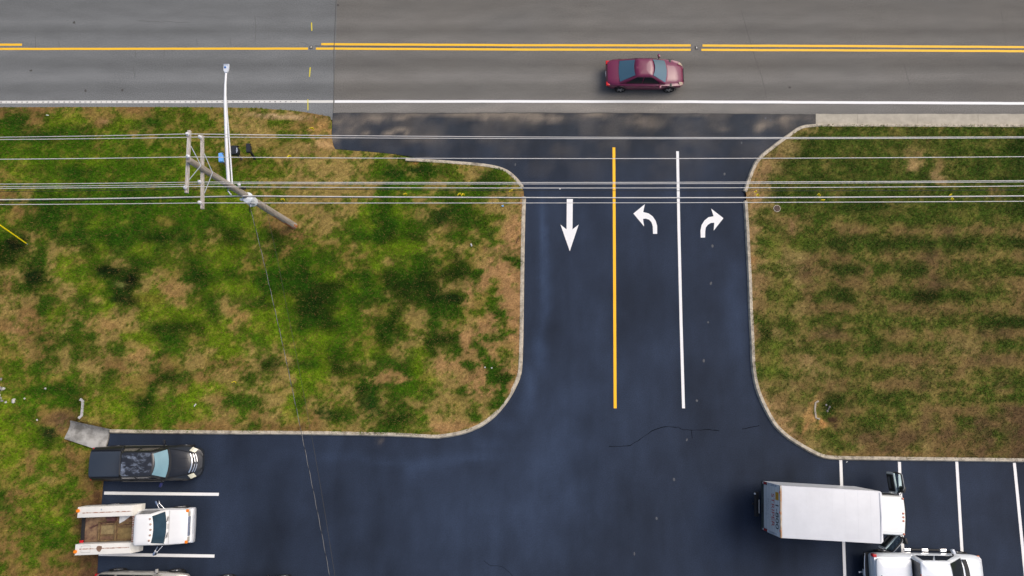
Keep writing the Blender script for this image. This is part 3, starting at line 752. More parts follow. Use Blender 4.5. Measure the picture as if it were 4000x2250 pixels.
# ================================================================== POLE LINE
M_WOOD = mat('weathered_pole_wood', (0.22, 0.18, 0.145), 0.9, col2=(.46, .42, .36), thr=(.3, .72), scale=3.0, stretch=(4, 4, .45), bump=.5, bscale=25)
M_ARM = mat('crossarm_wood', (0.26, 0.22, 0.19), 0.9, col2=(.60, .56, .50), thr=(.3, .65), scale=3, stretch=(6, .8, 6), bump=.4, bscale=25)
M_ROT = mat('red_clay_stain', (0.46, 0.15, 0.05), 0.95, var=.35, scale=6)
M_PORC = mat('porcelain', (0.62, 0.63, 0.66), 0.25)
PB = P(1152, 884, 0.0); PT = P(736, 624, 11.3)
def ax(z): return PB.lerp(PT, z / 11.3)
def z_at_u(u):
    lo, hi = 0, 11.3
    for _ in range(40):
        md = (lo + hi) / 2; p = ax(md); uu, _v = unP(p.x, p.y, p.z)
        if uu > u: lo = md
        else: hi = md
    return lo
pole = thing('utility_pole', 'weathered wooden utility pole with two crossarms leaning in view on the left lawn', 'utility pole', PB)
L_ = lambda p: Vector(p) - PB
m = MB(); ringz = [-.3, 0, .2, 1, 3, 5, 7, 9, 10.6, 11.25, 11.3]
m.loft([[L_(ax(z)) + Vector((math.cos(t), math.sin(t), 0)) * ((.185 - .0055 * z) * (.85 if z == 11.3 else 1)) for t in [2 * math.pi * k / 16 for k in range(16)]] for z in ringz])
shaft = m.build('shaft', M_WOOD, pole)
m = MB()      # clay-stained, split foot of the pole (west flank and base)
for z0, z1, a0, a1 in ((-.02, .55, 2.2, 6.4), (.5, 1.5, 3.3, 5.1), (1.4, 2.9, 3.7, 4.75)):
    rings = []
    for i in range(5):
        z = z0 + (z1 - z0) * i / 4; r = .188 - .0055 * z
        aa = [a0 + (a1 - a0) * k / 8 + random.uniform(-.05, .05) for k in range(9)]
        rings.append([L_(ax(z)) + Vector((math.cos(a), math.sin(a), 0)) * r for a in aa] + [L_(ax(z)) + Vector((math.cos(a), math.sin(a), 0)) * (r - .02) for a in aa[::-1]])
    m.loft(rings)
m.build('clay_stain', M_ROT, shaft)
def insulator(p, r=.075):
    p = L_(p); m = MB()
    m.lathe(p, (0, 0, 1), [(0, .018), (.05, .018), (.06, r * .9), (.085, r), (.10, r * .6), (.12, r * .8), (.14, r * .85), (.165, r * .45), (.19, r * .5), (.205, r * .25)], 14)
    o = m.build('insulator', M_PORC, pole); k = MB(); k.cyl(p + Vector((0, 0, -.12)), p + Vector((0, 0, .02)), .012, n=6); k.build('pin', M_GALV, o)
Z2 = z_at_u(798); Z1 = 11.0
def arm(e0, e1, z, off):
    a, b = L_(P(*e0, z)), L_(P(*e1, z)); d = (b - a).normalized(); n = Vector((-d.y, d.x, 0)) * .055
    m = MB(); up = Vector((0, 0, .06))
    m.loft([[p + n - up, p + n + up, p - n + up, p - n - up] for p in (a, a + d * .02, b - d * .02, b)])
    o = m.build('crossarm', M_ARM, pole, smooth=0)
    mid = (a + b) / 2; base = L_(ax(z - .40))
    for q in (a.lerp(b, .24), a.lerp(b, .78)):
        mm = MB(); mm.cyl(q + Vector((.06, 0, -.05)), base + Vector((.14, 0, 0)), .017, n=6); mm.build('arm_brace', M_GALV, pole)
    for t in (.05, .3, .5, .7, .95):
        p = a.lerp(b, t); m = MB(); m.cyl(p + Vector((0, 0, .055)), p + Vector((0, 0, .075)), .02, n=6); m.build('bolt', M_GALV, o)
arm((740, 511), (729, 754), Z1, 0); arm((790, 531), (791, 816), Z2, 0)
for u, v, z in ((736, 527, Z1), (727, 735, Z1), (784, 538, Z2), (783, 713, Z2), (783, 793, Z2), (738, 614, 11.3)):
    insulator(P(u, v, z + .06))

def solve_wire(pts, z0, u0, v0):
    """same plan line throughout: heights follow from the sag seen between the marks"""
    Y0 = P(u0, v0, z0).y; A = []
    for u, v in pts:
        y = -(v - 1125) / FPX; t = Y0 / (y * CT + ST); A.append(((u - 2000) / FPX * t, CAM_H + t * (y * ST - CT)))
    return Y0, A
def wire(name, label, z0, at, left, right, r, material, cat='wire', group=None):
    u0, v0 = at
    Y0, A = solve_wire([at] + left + right, z0, u0, v0); x0 = A[0][0]
    def quad(S):   # parabola through the support, least squares on the rest
        X = np.array([s[0] - x0 for s in S]); Zz = np.array([s[1] - A[0][1] for s in S])
        M = np.stack([X, X * X], 1) if len(S) > 1 else X[:, None]
        c = np.linalg.lstsq(M, Zz, rcond=None)[0]; return (c[0], c[1] if len(c) > 1 else 0)
    cl, cr = quad(A[1:1 + len(left)]), quad(A[1 + len(left):])
    if len(left) == 1: k = .0022; cl = (cl[0] + k * (A[1][0] - x0) * -1, k)
    if len(left) == 1: cl = ((A[1][1] - A[0][1]) / (A[1][0] - x0) - k * (A[1][0] - x0), k)
    out = []
    for i in range(25):
        x = -30 - (-30 - x0) * i / 24; d = x - x0; out.append((x, Y0, A[0][1] + cl[0] * d + cl[1] * d * d))
    for i in range(1, 49):
        x = x0 + (30 - x0) * i / 48; d = x - x0; out.append((x, Y0, A[0][1] + cr[0] * d + cr[1] * d * d))
    m = MB(); m.tube(out, r, 6)
    return tag(m.build(name, material, None, smooth=60), label, cat, group)
RW = .0145
WN = 'overhead_wire'
wire(WN, 'uppermost overhead wire in the picture, from the north end of the top crossarm', Z1 + .25, (735, 523), [(0, 536)], [(1400, 530), (2000, 535), (2700, 537), (4000, 534)], RW, M_WIRE)
wire(WN, 'second overhead wire from the top, on the north end of the lower crossarm', Z2 + .25, (784, 535), [(0, 545)], [(1400, 538), (2000, 541.5), (2700, 542.3), (4000, 538.5)], RW, M_WIRE)
wire(WN, 'single overhead wire carried on the very top of the wooden pole', 11.5, (738, 613), [(0, 622)], [(1400, 617), (2000, 619), (2700, 619.5), (4000, 612)], RW, M_WIRE)
wire(WN, 'fourth overhead wire from the top, on the middle insulator of the lower crossarm', Z2 + .25, (783, 711), [(0, 719)], [(1400, 711.5), (2000, 712.5), (3100, 712), (4000, 705)], RW, M_WIRE)
wire(WN, 'fifth overhead wire from the top, hung close below the fourth one', Z2 - 1.0, (900, 717), [(0, 729)], [(1400, 717), (2000, 718.3), (3100, 717), (4000, 710)], RW * .85, M_WIRE)
wire(WN, 'sixth overhead wire from the top, from the south end of the top crossarm', Z1 + .25, (725, 728.5), [(0, 736)], [(1200, 730), (2000, 734), (3100, 734), (4000, 726)], RW, M_WIRE)
wire('overhead_cable', 'thin black overhead cable between the white wires', 7.2, (900, 736), [(0, 748)], [(1200, 735.5), (1900, 743), (3100, 747), (4000, 741)], .012, M_WIREB, 'cable')
wire('overhead_cable', 'thick pale overhead cable passing behind the transformer', 6.6, (955, 765), [(0, 780)], [(1200, 764), (1900, 772), (3100, 771.5), (4000, 765)], .026, M_WIRE, 'cable')
wire('overhead_cable', 'dark twin of the thick pale cable passing behind the transformer', 6.45, (955, 769), [(0, 787)], [(1200, 766.5), (1900, 774.3), (3100, 773.8), (4000, 767)], .016, M_WIREB, 'cable')
wire(WN, 'lowest overhead wire in the picture, from the south end of the lower crossarm', Z2 + .25, (783, 792.5), [(0, 799)], [(1200, 792), (2000, 793), (3100, 791), (4000, 786)], RW, M_WIRE)

# line hardware on the pole below the arms
ZT = z_at_u(985); TC = ax(ZT)
tc = P(966, 771, ZT + .72); tcx = Vector((tc.x, tc.y, ZT))
tr = thing('pole_transformer', 'white cylindrical transformer can bolted to the wooden pole', 'transformer', tcx)
M_TR = mat('transformer_enamel', (0.74, 0.78, 0.82), 0.4, var=.06, scale=4)
m = MB(); m.lathe((0, 0, 0), (0, 0, 1), [(-.02, .19), (0, .235), (.66, .235), (.67, .25), (.71, .25), (.735, .23), (.755, .12), (.76, .01)], 24); can = m.build('tank', M_TR, tr, smooth=40)
m = MB(); m.lathe((-.30, -.08, .55), (0, 0, 1), [(0, .03), (.02, .06), (.12, .065), (.16, .05), (.2, .03), (.21, .005)], 12); m.build('bushing', M_TR, tr)
m = MB(); m.lathe((.06, -.24, .42), (.1, -1, .1), [(0, .035), (.03, .04), (.06, .03), (.1, .04), (.13, .02)], 10); m.build('bushing', M_GALV, tr)
for z in (.15, .5):
    m = MB(); a = Vector((TC.x - tcx.x, TC.y - tcx.y, z)); m.cyl(a.normalized() * .17 + Vector((0, 0, z * .5)), a, .035, n=8); m.build('bracket', M_GALV, tr)
m = MB(); m.tube([Vector((.14, -.12, .1)), Vector((.18, -.2, .25)), Vector((.1, -.25, .5)), Vector((0, -.1, .74))], .012, 6); m.build('jumper', M_WIREB, tr)
# cutout and arrester on brackets above the transformer
zc = z_at_u(925); b0 = ax(zc)
cut = thing('fuse_cutout', 'grey fuse cutout on a bracket above the transformer', 'fuse', b0)
m = MB(); q0 = P(905, 716, zc + .1) - b0; m.cyl((0, 0, 0), q0, .03, n=8); m.build('bracket', M_GALV, cut)
m = MB(); q1 = P(878, 712, zc + .35) - b0; m.cyl(q0, q1, .035, .03, 10); m.build('fuse_tube', M_PORC, cut)
m = MB(); q2 = P(896, 724, zc - .1) - b0; m.lathe(q0, (q2 - q0), [(0, .03), (.03, .06), (.07, .04), (.1, .06), (.14, .04), (.17, .06), (.2, .03)], 12); m.build('porcelain_body', M_PORC, cut)
m = MB(); q3 = P(890, 745, zc - .6) - b0; q4 = P(903, 762, zc - .7) - b0; m.tube([q2, q3, q4], .035, 8); m.build('arrester', M_GALV, cut)
m = MB(); q5 = P(925, 738, zc - .4) - b0; q6 = P(932, 764, zc - .9) - b0; m.tube([q3, q5, q6], .009, 5); m.build('lead_wire', M_WIREB, cut)
m = MB(); p = P(936, 724, zc - .2) - b0; m.lathe(p, (0, .3, 1), [(0, .03), (.03, .07), (.1, .075), (.13, .04)], 12); m.build('side_insulator', M_PORC, cut)
m = MB(); p = P(950, 735, zc - .5) - b0; m.box(p.x - .12, p.x + .1, p.y - .05, p.y + .06, p.z - .1, p.z + .05, .02); m.build('splice_box', M_DARK, cut)

# street light on the pole
M_ALU = mat('white_painted_mast', (0.80, 0.81, 0.83), 0.4, var=.03, scale=3)
za, zb_ = z_at_u(893), z_at_u(908)
sl = thing('street_light', 'white street light on a long mast arm reaching over the road', 'street light', ax(za))
o0 = ax(za)
q = [o0, P(886, 600, za + .55), P(882, 500, za + .95), P(879, 400, za + 1.25), P(880, 330, za + 1.35), P(883, 283, za + 1.38)]
m = MB(); m.tube([p - o0 for p in q], lambda t: .078 - .036 * t, 12); mast = m.build('mast_arm', M_ALU, sl)
m = MB(); m.tube([ax(zb_) - o0, P(899, 600, za - .1) - o0, P(890, 480, za + .65) - o0, P(881, 365, za + 1.22) - o0], .034, 10); m.build('brace_arm', M_ALU, sl)
hd = P(884, 268, za + 1.4) - o0
m = MB()
def lamp_ring(y, w_, z0, z1): return [(hd.x + a * w_, hd.y + y, hd.z + b) for a, b in ((-1, z0), (1, z0), (1, z1), (-1, z1))]
def head_ring(z, k): return [(hd.x + x * k, hd.y + y * k, hd.z + z) for x, y in ((-.05, -.2), (.05, -.2), (.105, -.1), (.115, .0), (.115, .2), (-.115, .2), (-.115, .0), (-.105, -.1))]
m.loft([head_ring(-.06, .92), head_ring(-.04, 1), head_ring(.03, 1), head_ring(.05, .92)]); lh = m.build('lamp_head', mat('lamp_grey', (0.62, 0.66, 0.72), .4), sl, smooth=30)
m = MB(); m.box(hd.x - .10, hd.x + .10, hd.y + .125, hd.y + .185, hd.z + .048, hd.z + .062, .005); m.build('heat_sink', M_GALV, lh)
m = MB(); m.lathe((hd.x - .02, hd.y + .03, hd.z + .05), (0, 0, 1), [(0, .04), (.04, .04), (.055, .03), (.058, .001)], 14); m.build('photocell', mat('blue_photocell', (0.02, 0.17, 0.5), .35), lh)

# service drop: bare neutral twisted with an insulated black leg
def drop_line(pts):
    q = []
    for i in range(len(pts) - 1):
        for k in range(40):
            t = k / 40; a = pts[max(i - 1, 0)]; b = pts[i]; c = pts[i + 1]; d = pts[min(i + 2, len(pts) - 1)]
            q.append(0.5 * ((2 * b) + (c - a) * t + (2 * a - 5 * b + 4 * c - d) * t * t + (3 * b - a - 3 * c + d) * t ** 3))
    q.append(pts[-1]); return q
zd = ZT + .1
dp = [P(972, 797, zd), P(990, 860, zd - .15), P(1025, 1000, zd - .5), P(1060, 1150, zd - .8), P(1105, 1350, zd - 1.1), P(1150, 1560, zd - 1.25), P(1200, 1800, zd - 1.3), P(1250, 2050, zd - 1.25), P(1292, 2270, zd - 1.15), P(1340, 2500, zd - 1.0)]
base = drop_line(dp); sd_ = thing('service_drop', 'black and bare twisted service cable running from the transformer down to the bottom edge', 'cable', dp[0])
L = 0; A_, B_ = [], []
for i, p in enumerate(base):
    if i: L += (p - base[i - 1]).length
    th = 2 * math.pi * L / .95; d = (base[min(i + 1, len(base) - 1)] - base[max(i - 1, 0)]).normalized(); a = d.cross(Vector((0, 0, 1))).normalized(); b = d.cross(a)
    A_.append(p + (a * math.cos(th) + b * math.sin(th)) * .009 - dp[0]); B_.append(p - (a * math.cos(th) + b * math.sin(th)) * .009 - dp[0])
m = MB(); m.tube(A_, .0075, 6); m.build('bare_neutral', mat('dull_aluminium', (.27, .27, .26), .7), sd_, smooth=60)
m = MB(); m.tube(B_, .009, 6); m.build('insulated_leg', M_WIREB, sd_, smooth=60)
m = MB(); m.tube([P(1002, 793, zd - .1) - dp[0], P(985, 800, zd - .15) - dp[0], P(974, 812, zd - .2) - dp[0], P(976, 830, zd - .12) - dp[0]], .018, 6); m.build('drip_loop', M_WIREB, sd_)
tp = drop_line([P(1030, 764, 5.5), P(1048, 850, 5.3), P(1087, 1030, 5.0), P(1120, 1200, 4.8), P(1160, 1400, 4.65), P(1215, 1690, 4.6), P(1262, 1960, 4.65), P(1310, 2260, 4.8), P(1350, 2500, 4.9)])
m = MB(); m.tube(tp, .007, 5); tag(m.build('phone_line', mat('grey_brown_cable', (.05, .045, .03), .7), None, smooth=60), 'hair thin dark phone line beside the twisted service cable', 'cable')
# guy wire with yellow guard
g0, g1 = P(113, 958, .05), P(-60, 838, 2.9); d = (g1 - g0)
gy = thing('guy_wire', 'yellow plastic guy guard slanting out of the left edge', 'guy wire', g0)
m = MB(); m.tube([Vector((0, 0, 0)), d * 2.6], .008, 6); m.build('steel_strand', M_GALV, gy)
m = MB(); m.lathe(d * .06, d, [(0, .02), (.05, .034), (2.2, .036), (2.3, .03)], 10); m.build('guard', M_YEL, gy)
m = MB(); m.cyl((0, 0, -.1), d * .05, .018, n=8); m.build('anchor_rod', M_GALV, gy)

# ================================================================== MAILBOXES
M_MBLK = mat('mailbox_black', (0.016, 0.018, 0.024), 0.5)
def mailbox(u, v, wd, ln, hgt, style, mt, label, foot=None, zt=1.18, rz=0.0):
    c = P(u, v, zt); t = thing('mailbox', label, 'mailbox', (c.x, c.y, .06), rz); m = MB()
    if style == 'dome':
        prof = [(-wd / 2, 0), (-wd / 2, hgt * .55)] + [(-wd / 2 * math.cos(a), hgt * .55 + hgt * .45 * math.sin(a)) for a in [math.pi * k / 8 for k in range(1, 8)]] + [(wd / 2, hgt * .55), (wd / 2, 0)]
        m.loft([[(x, y, zt - hgt + z) for x, z in prof] for y in (-ln / 2, -ln / 2 + .02, ln / 2 - .02, ln / 2)])
    elif style == 'chamfer':
        pts = [(-.5, -.5), (.35, -.5), (.5, -.3), (.5, .15), (.22, .5), (-.5, .5)]
        ring = lambda z, k: [(x * wd * k, y * ln * k, zt - hgt + z) for x, y in pts]
        m.loft([ring(0, .9), ring(hgt * .7, 1), ring(hgt, .93)])
    else:
        pts = [(-.5, -.5), (.5, -.5), (.5, .3), (.2, .5), (-.5, .5)]
        ring = lambda z, k: [(x * wd * k, y * ln * k, zt - hgt + z) for x, y in pts]
        m.loft([ring(0, .92), ring(hgt - .03, 1), ring(hgt, .9)])
    bx = m.build('box', mt, t, smooth=30)
    m = MB(); m.box(-wd * .42, wd * .42, ln / 2 - .004, ln / 2 + .012, zt - hgt + .02, zt - hgt * .35, .004); dd = m.build('door', mt, bx)
    m = MB(); m.box(-.02, .02, ln / 2 + .01, ln / 2 + .03, zt - hgt * .45, zt - hgt * .38); m.build('handle', M_GALV, dd)
    m = MB()
    if foot:
        f_ = P(*foot, 0) - Vector((c.x, c.y, 0)); m.loft([[(f_.x * k + a * .05, f_.y * k + b * .05, z) for a, b in ((-1, -1), (1, -1), (1, 1), (-1, 1))] for k, z in ((1, -.2), (.55, .55), (0.2, zt - hgt - .02), (.15, zt - hgt + .01))])
    else: m.box(-.045, .045, -.12 - .045, -.12 + .045, -.2, zt - hgt + .005, .004)
    m.build('post', M_MBLK if foot else mat('post_wood', (.2, .16, .11), .9, var=.3, scale=6), t)
    return t, bx
mailbox(863, 615, .23, .50, .22, 'other', mat('sky_blue_plastic', lin(108, 168, 232), 0.5, var=.05, scale=5), 'light blue mailbox left of the street light mast arm', rz=math.radians(6))
t, bx = mailbox(917, 586, .42, .50, .34, 'chamfer', M_MBLK, 'wide black locking mailbox with a pale decal beside the mast arm', rz=math.radians(3))
m = MB()
for k in range(5): m.box(.10 + .012 * (k % 2), .15 + .012 * (k % 3), -.17 + .055 * k, -.13 + .055 * k, 1.175, 1.183)
m.build('decal', mat('pale_decal', (.5, .55, .65), .6), bx)
t, bx = mailbox(970.5, 578, .235, .50, .24, 'other', M_MBLK, 'narrow black mailbox on a slanted post, rightmost of the three', foot=(998, 626), rz=math.radians(4))
m = MB(); m.box(-.128, -.118, -.05, .16, 1.0, 1.06); m.build('flag', mat('red_flag', (.5, .03, .08), .5), bx)

# ================================================================== SMALL THINGS ON THE LAWN
FLAGS = [(1213, 505, 'by the apron corner'), (1126, 619, 'right of the mailboxes'), (1100, 783, 'right of the transformer'), (1364, 772, 'left of the row over the straw patch'), (1577, 763, 'in the green patch under the wires'), (1788, 766, 'left of a close pair under the wires'), (1803, 769, 'right of a close pair under the wires'), (1988, 752, 'beside the west kerb gap'), (2941, 756, 'beside the east kerb gap'), (2949, 768, 'just below the one at the east kerb gap'), (3186, 765, 'on the wire line east of the driveway'), (3201, 785, 'just below the wire line east of the driveway'), (3700, 769, 'far right on the wire line'), (3706, 782, 'far right below the wire line'), (910, 1495, 'on a dark green tuft in the west lawn')]
for u, v, where in FLAGS:
    p = P(u, v, .3); zz = float(lawn_z(np.array([p.x]), np.array([p.y]))[0])
    t = thing('marker_flag', 'small yellow survey flag ' + where, 'flag', (p.x, p.y, zz), random.uniform(-.5, .5), 'yellow survey flags'); t.scale = (1.5, 1.5, 1.15)
    m = MB(); m.cyl((0, 0, -.05), (0, 0, .34), .004, n=5); m.build('wire_stem', M_GALV, t)
    m = MB(); a = random.uniform(-.05, .05)
    m.loft([[(.0 + x, y, z + .02) for x, y, z in ((0, -.006, .20), (0, .006, .20), (0, .006, .33), (0, -.006, .33))], [(x, y + .04, z) for x, y, z in ((.06, -.006, .19), (.06, .006, .19), (.08, .03, .30), (.08, .018, .30))], [(x, y + a, z - .02) for x, y, z in ((.13, -.006, .20), (.13, .006, .20), (.14, .05, .31), (.14, .038, .31))]])
    m.build('flag_sheet', M_YEL, t, smooth=0)
lp = P(3032, 817); lz = float(lawn_z(np.array([lp.x]), np.array([lp.y]))[0])
t = thing('valve_cover', 'round rusty valve cover in the lawn near the east kerb', 'cover', (lp.x, lp.y, lz))
m = MB(); m.lathe((0, 0, 0), (0, 0, 1), [(-.1, .20), (.02, .20), (.025, .185)], 20); m.build('ring', M_CONC, t)
m = MB(); m.lathe((0, 0, .005), (0, 0, 1), [(0, .165), (.028, .165), (.03, .155)], 20); m.build('lid', mat('rusty_iron', (.09, .06, .05), .85, var=.3, scale=8), t)
def litter(name, u, v, sx, sy, rz, material, label, cat='litter', z=None):
    p = P(u, v); zz = (float(lawn_z(np.array([p.x]), np.array([p.y]))[0]) + .05) if z is None else z
    m = MB(); n_ = 6; top = []
    m.loft([[(sx * (i / n_ - .5), -sy / 2, .02 * math.sin(i * 2.1)), (sx * (i / n_ - .5), sy / 2, .02 * math.cos(i * 1.7)), (sx * (i / n_ - .5), sy / 2, .012 + .02 * math.cos(i * 1.7)), (sx * (i / n_ - .5), -sy / 2, .012 + .02 * math.sin(i * 2.1))] for i in range(n_ + 1)])
    o = m.build(name, material, None, smooth=0); o.location = (p.x, p.y, zz + .012); o.rotation_euler = (0, 0, rz)
    return tag(o, label, cat)
M_PAPER = mat('white_litter', (.75, .75, .73), .8)
litter('paper_scrap', 1964, 808, .10, .09, .3, mat('blue_litter', (.25, .5, .75), .6), 'crumpled light blue litter near the west kerb')
litter('paper_scrap', 1842, 960, .06, .16, .3, M_PAPER, 'white strip of litter on the bare soil west of the driveway')
litter('paper_scrap', 768, 1583, .05, .16, -.6, M_PAPER, 'narrow white litter above the kerb near the black pickup')
litter('paper_scrap', 1895, 1436, .06, .06, 0, M_PAPER, 'left one of two white scraps on green grass by the kerb curve')
litter('paper_scrap', 1921, 1438, .08, .06, 0, M_PAPER, 'right one of two white scraps on green grass by the kerb curve')
litter('paper_scrap', 190, 453, .14, .04, -.1, M_PAPER, 'white strip on the roadside grass at upper left')
litter('paper_scrap', 3307, 1804, .09, .05, .5, M_PAPER, 'white scrap on the asphalt by the first stall line', z=.012)
litter('paper_scrap', 2187, 738, .08, .07, .2, M_PAPER, 'white scrap on the asphalt above the straight arrow', z=.012)
m = MB(); a, b = P(2028, 923, .16), P(2016, 950, .14); m.tube([a, a.lerp(b, .5) + Vector((.02, .01, .02)), b], .02, 7)
tag(m.build('stick', mat('brown_stick', (.12, .06, .03), .9), None), 'short brown stick lying beside the west kerb', 'stick')

# ================================================================== VEHICLES (front = +x, origin on the ground)
def ring_rect(xr, xf, w_, z, r=.12, fb=0.0, rb=0.0, na=4, ne=5):
    """rounded rectangle outline at height z, front and rear edges bowed"""
    P_ = []
    def arc(cx, cy, a0): return [(cx + r * math.cos(a0 + math.pi / 2 * k / na), cy + r * math.sin(a0 + math.pi / 2 * k / na)) for k in range(na + 1)]
    P_ += arc(xf - r, w_ - r, 0)[:: 1]                          # front left corner, from +x round to +y
    P_ += arc(xr + r, w_ - r, math.pi / 2)
    P_ += [(xr, (w_ - r) * (1 - 2 * k / (ne + 1))) for k in range(1, ne + 1)]
    P_ += arc(xr + r, -w_ + r, math.pi)
    P_ += arc(xf - r, -w_ + r, 1.5 * math.pi)
    P_ += [(xf, (-w_ + r) * (1 - 2 * k / (ne + 1))) for k in range(1, ne + 1)]
    out = []; mid = (xr + xf) / 2
    for x, y in P_:
        k = max(0, 1 - (y / w_) ** 2)
        x = x + fb * k if x > mid else x - rb * k
        out.append((x, y, z))
    return out
def hull_ring(x, w_, zb, zs, zt, wt, cr):
    h = [(0, zb), (w_ * .82, zb), (w_ * .95, zb + .04), (w_ * .985, zb + .3 * (zs - zb)), (w_, zb + .62 * (zs - zb)), (w_ * .985, zs - .03), (w_ * .965, zs), (wt * 1.02, zt - .02), (wt * .97, zt), (wt * .6, zt + cr * .8), (0, zt + cr)]
    return [(x, y, z) for y, z in h] + [(x, -y, z) for y, z in h[-2:0:-1]]
def hull(secs): return [hull_ring(*s_) for s_ in secs]
class Cab:
    def __init__(s, xr, xf, wb, zb, rxr, rxf, wr, zr, fb=.10, rb=.03):
        s.__dict__.update(locals())
    def shell(s, name, material, parent, crown=.03):
        m = MB(); g_ = s
        m.loft([ring_rect(g_.xr, g_.xf, g_.wb, g_.zb - .06, .10, g_.fb, g_.rb), ring_rect(g_.xr, g_.xf, g_.wb, g_.zb, .10, g_.fb, g_.rb), ring_rect(g_.rxr - .01, g_.rxf + .015, g_.wr + .012, g_.zr - .045, .10, g_.fb * .8, g_.rb),
                ring_rect(g_.rxr + .03, g_.rxf - .03, g_.wr - .03, g_.zr, .10, g_.fb * .75, g_.rb), ring_rect(g_.rxr + .2 * (g_.rxf - g_.rxr), g_.rxf - .2 * (g_.rxf - g_.rxr), g_.wr * .68, g_.zr + crown * .72, .06, g_.fb * .4, g_.rb * .6), ring_rect(g_.rxr + .4 * (g_.rxf - g_.rxr), g_.rxf - .4 * (g_.rxf - g_.rxr), g_.wr * .3, g_.zr + crown, .03, 0, 0)])
        return m.build(name, material, parent, smooth=40)
    def pt(s, side, a, t):
        """side: F,B windshield/backlight (a across -1..1), L,R (a 0 rear..1 front); t 0 belt..1 roof"""
        l = lambda p, q: p + (q - p) * t
        if side in 'FB':
            x = l(s.xf, s.rxf) if side == 'F' else l(s.xr, s.rxr); w_ = l(s.wb, s.wr)
            return Vector((x, a * w_, l(s.zb, s.zr)))
        x = l(s.xr + (s.xf - s.xr) * a, s.rxr + (s.rxf - s.rxr) * a); w_ = l(s.wb, s.wr)
        return Vector((x, w_ if side == 'L' else -w_, l(s.zb, s.zr)))
    def glass(s, name, side, a0, a1, t0, t1, material, parent, out=.012, skew=0.0, edge=0.0):
        n = {'F': Vector((1, 0, .6)), 'B': Vector((-1, 0, .4)), 'L': Vector((0, 1, .3)), 'R': Vector((0, -1, .3))}[side].normalized() * out
        c = [s.pt(side, a0, t0), s.pt(side, a1, t0), s.pt(side, a1 * (1 - edge) - skew, t1), s.pt(side, a0 * (1 - edge) + skew, t1)]
        if side in 'BL': c = [c[1], c[0], c[3], c[2]]
        b = (s.fb * .92, 0, 0) if side == 'F' else ((-s.rb, 0, 0) if side == 'B' else None)
        m = MB(); m.patch([p + n for p in c], 8, 4, b, .014)
        return m.build(name, material, parent, smooth=50)
def wheel(parent, x, y, r=.36, wd=.24, rim=M_RIM, spokes=5):
    """y = outer face; tyre with tread shoulder, spoked rim"""
    sgn = 1 if y > 0 else -1
    w_ = bpy.data.objects.new('wheel', None); COL.objects.link(w_); w_.parent = parent; w_.location = (x, y, r); w_.empty_display_size = .1
    m = MB(); m.lathe((0, 0, 0), (0, sgn, 0), [(-wd, r * .6), (-wd, r * .9), (-wd + .03, r), (-.03, r), (0, r * .93), (.006, r * .80), (.0, r * .70), (-.02, r * .66)], 28); m.build('tyre', M_TYRE, w_, smooth=40)
    m = MB(); m.lathe((0, 0, 0), (0, sgn, 0), [(-wd * .8, r * .62), (-.02, r * .68), (-.004, r * .67), (-.015, r * .62), (-.07, r * .58), (-.075, .02)], 28); m.build('rim', mat('dark_rim_well', (.04, .04, .045), .5), w_, smooth=40)
    m = MB()
    for k in range(spokes):
        a = 2 * math.pi * k / spokes; d = Vector((math.cos(a), 0, math.sin(a))); e = Vector((-math.sin(a), 0, math.cos(a)))
        c0, c1 = Vector((0, -.01 * sgn, 0)), d * r * .64 + Vector((0, -.005 * sgn, 0)); hw = r * .10
        t_ = Vector((0, -.03 * sgn, 0))
        m.loft([[c0 + e * hw * 1.2, c0 - e * hw * 1.2, c0 - e * hw * 1.2 + t_, c0 + e * hw * 1.2 + t_], [c1 + e * hw, c1 - e * hw, c1 - e * hw + t_, c1 + e * hw + t_]])
    m.build('spokes', rim, w_, smooth=0)
    m = MB(); m.lathe((0, 0, 0), (0, sgn, 0), [(-.02, r * .2), (.004, r * .18), (.01, .005)], 14); m.build('hub_cap', rim, w_)
    return w_
def arch(parent, x, y, r, d=.05):
    m = MB(); sgn = 1 if y > 0 else -1
    ring = lambda yy, rr: [(x + rr * math.cos(a), yy, .36 + rr * math.sin(a)) for a in [math.pi * k / 14 - .15 for k in range(16)]]
    m.loft([ring(y - sgn * .25, r), ring(y, r), ring(y + sgn * .003, r * .96), ring(y - sgn * .25, r * .9)], cap=False, closed=False)
    m.build('wheel_arch', M_DARK, parent)
def bar(name, pts, r, material, parent, n=8):
    m = MB(); m.tube(pts, r, n); return m.build(name, material, parent, smooth=60)
def slab(name, x0, x1, y0, y1, z0, z1, material, parent, bev=.01, rz=0, at=None):
    m = MB(); m.box(x0, x1, y0, y1, z0, z1, bev, rz, at); return m.build(name, material, parent, smooth=40)
def seam(name, pts, wd, parent, material=None):
    """thin raised dark gap strip following given 3-D points"""
    return bar(name, pts, wd / 2, material or M_DARK, parent, 4)

# ------------------------------------------------------------------ black pickup with bed cover
M_BLK = mat('faded_black_paint', (0.012, 0.013, 0.016), 0.32, coat=.6, var=.2, scale=3)
M_OXID = mat('oxidised_black_roof', (0.018, 0.020, 0.026), 0.38, col2=(.20, .235, .30), thr=(.50, .66), scale=2.1, stretch=(1, 1.7, 1), coat=.3, detail=9)
M_TONN = mat('bed_cover_black', (0.030, 0.040, 0.056), 0.42, col2=(.16, .18, .21), thr=(.69, .76), scale=2.6, stretch=(.5, 8, 1), coat=.2)
M_WS_B = mat('sky_reflection_windscreen', (0.16, 0.30, 0.36), 0.10, spec=.8, ior=1.6, var=.12, scale=1.5)  # reflected sky painted into the glass base colour
M_HL = mat('yellowed_headlight', (0.62, 0.60, 0.46), 0.25, coat=.5)
bt = thing('pickup_truck', 'black pickup truck with bed cover and peeling roof parked by the flume', 'pickup truck', (-18.28, -2.22, .004), math.radians(.6))
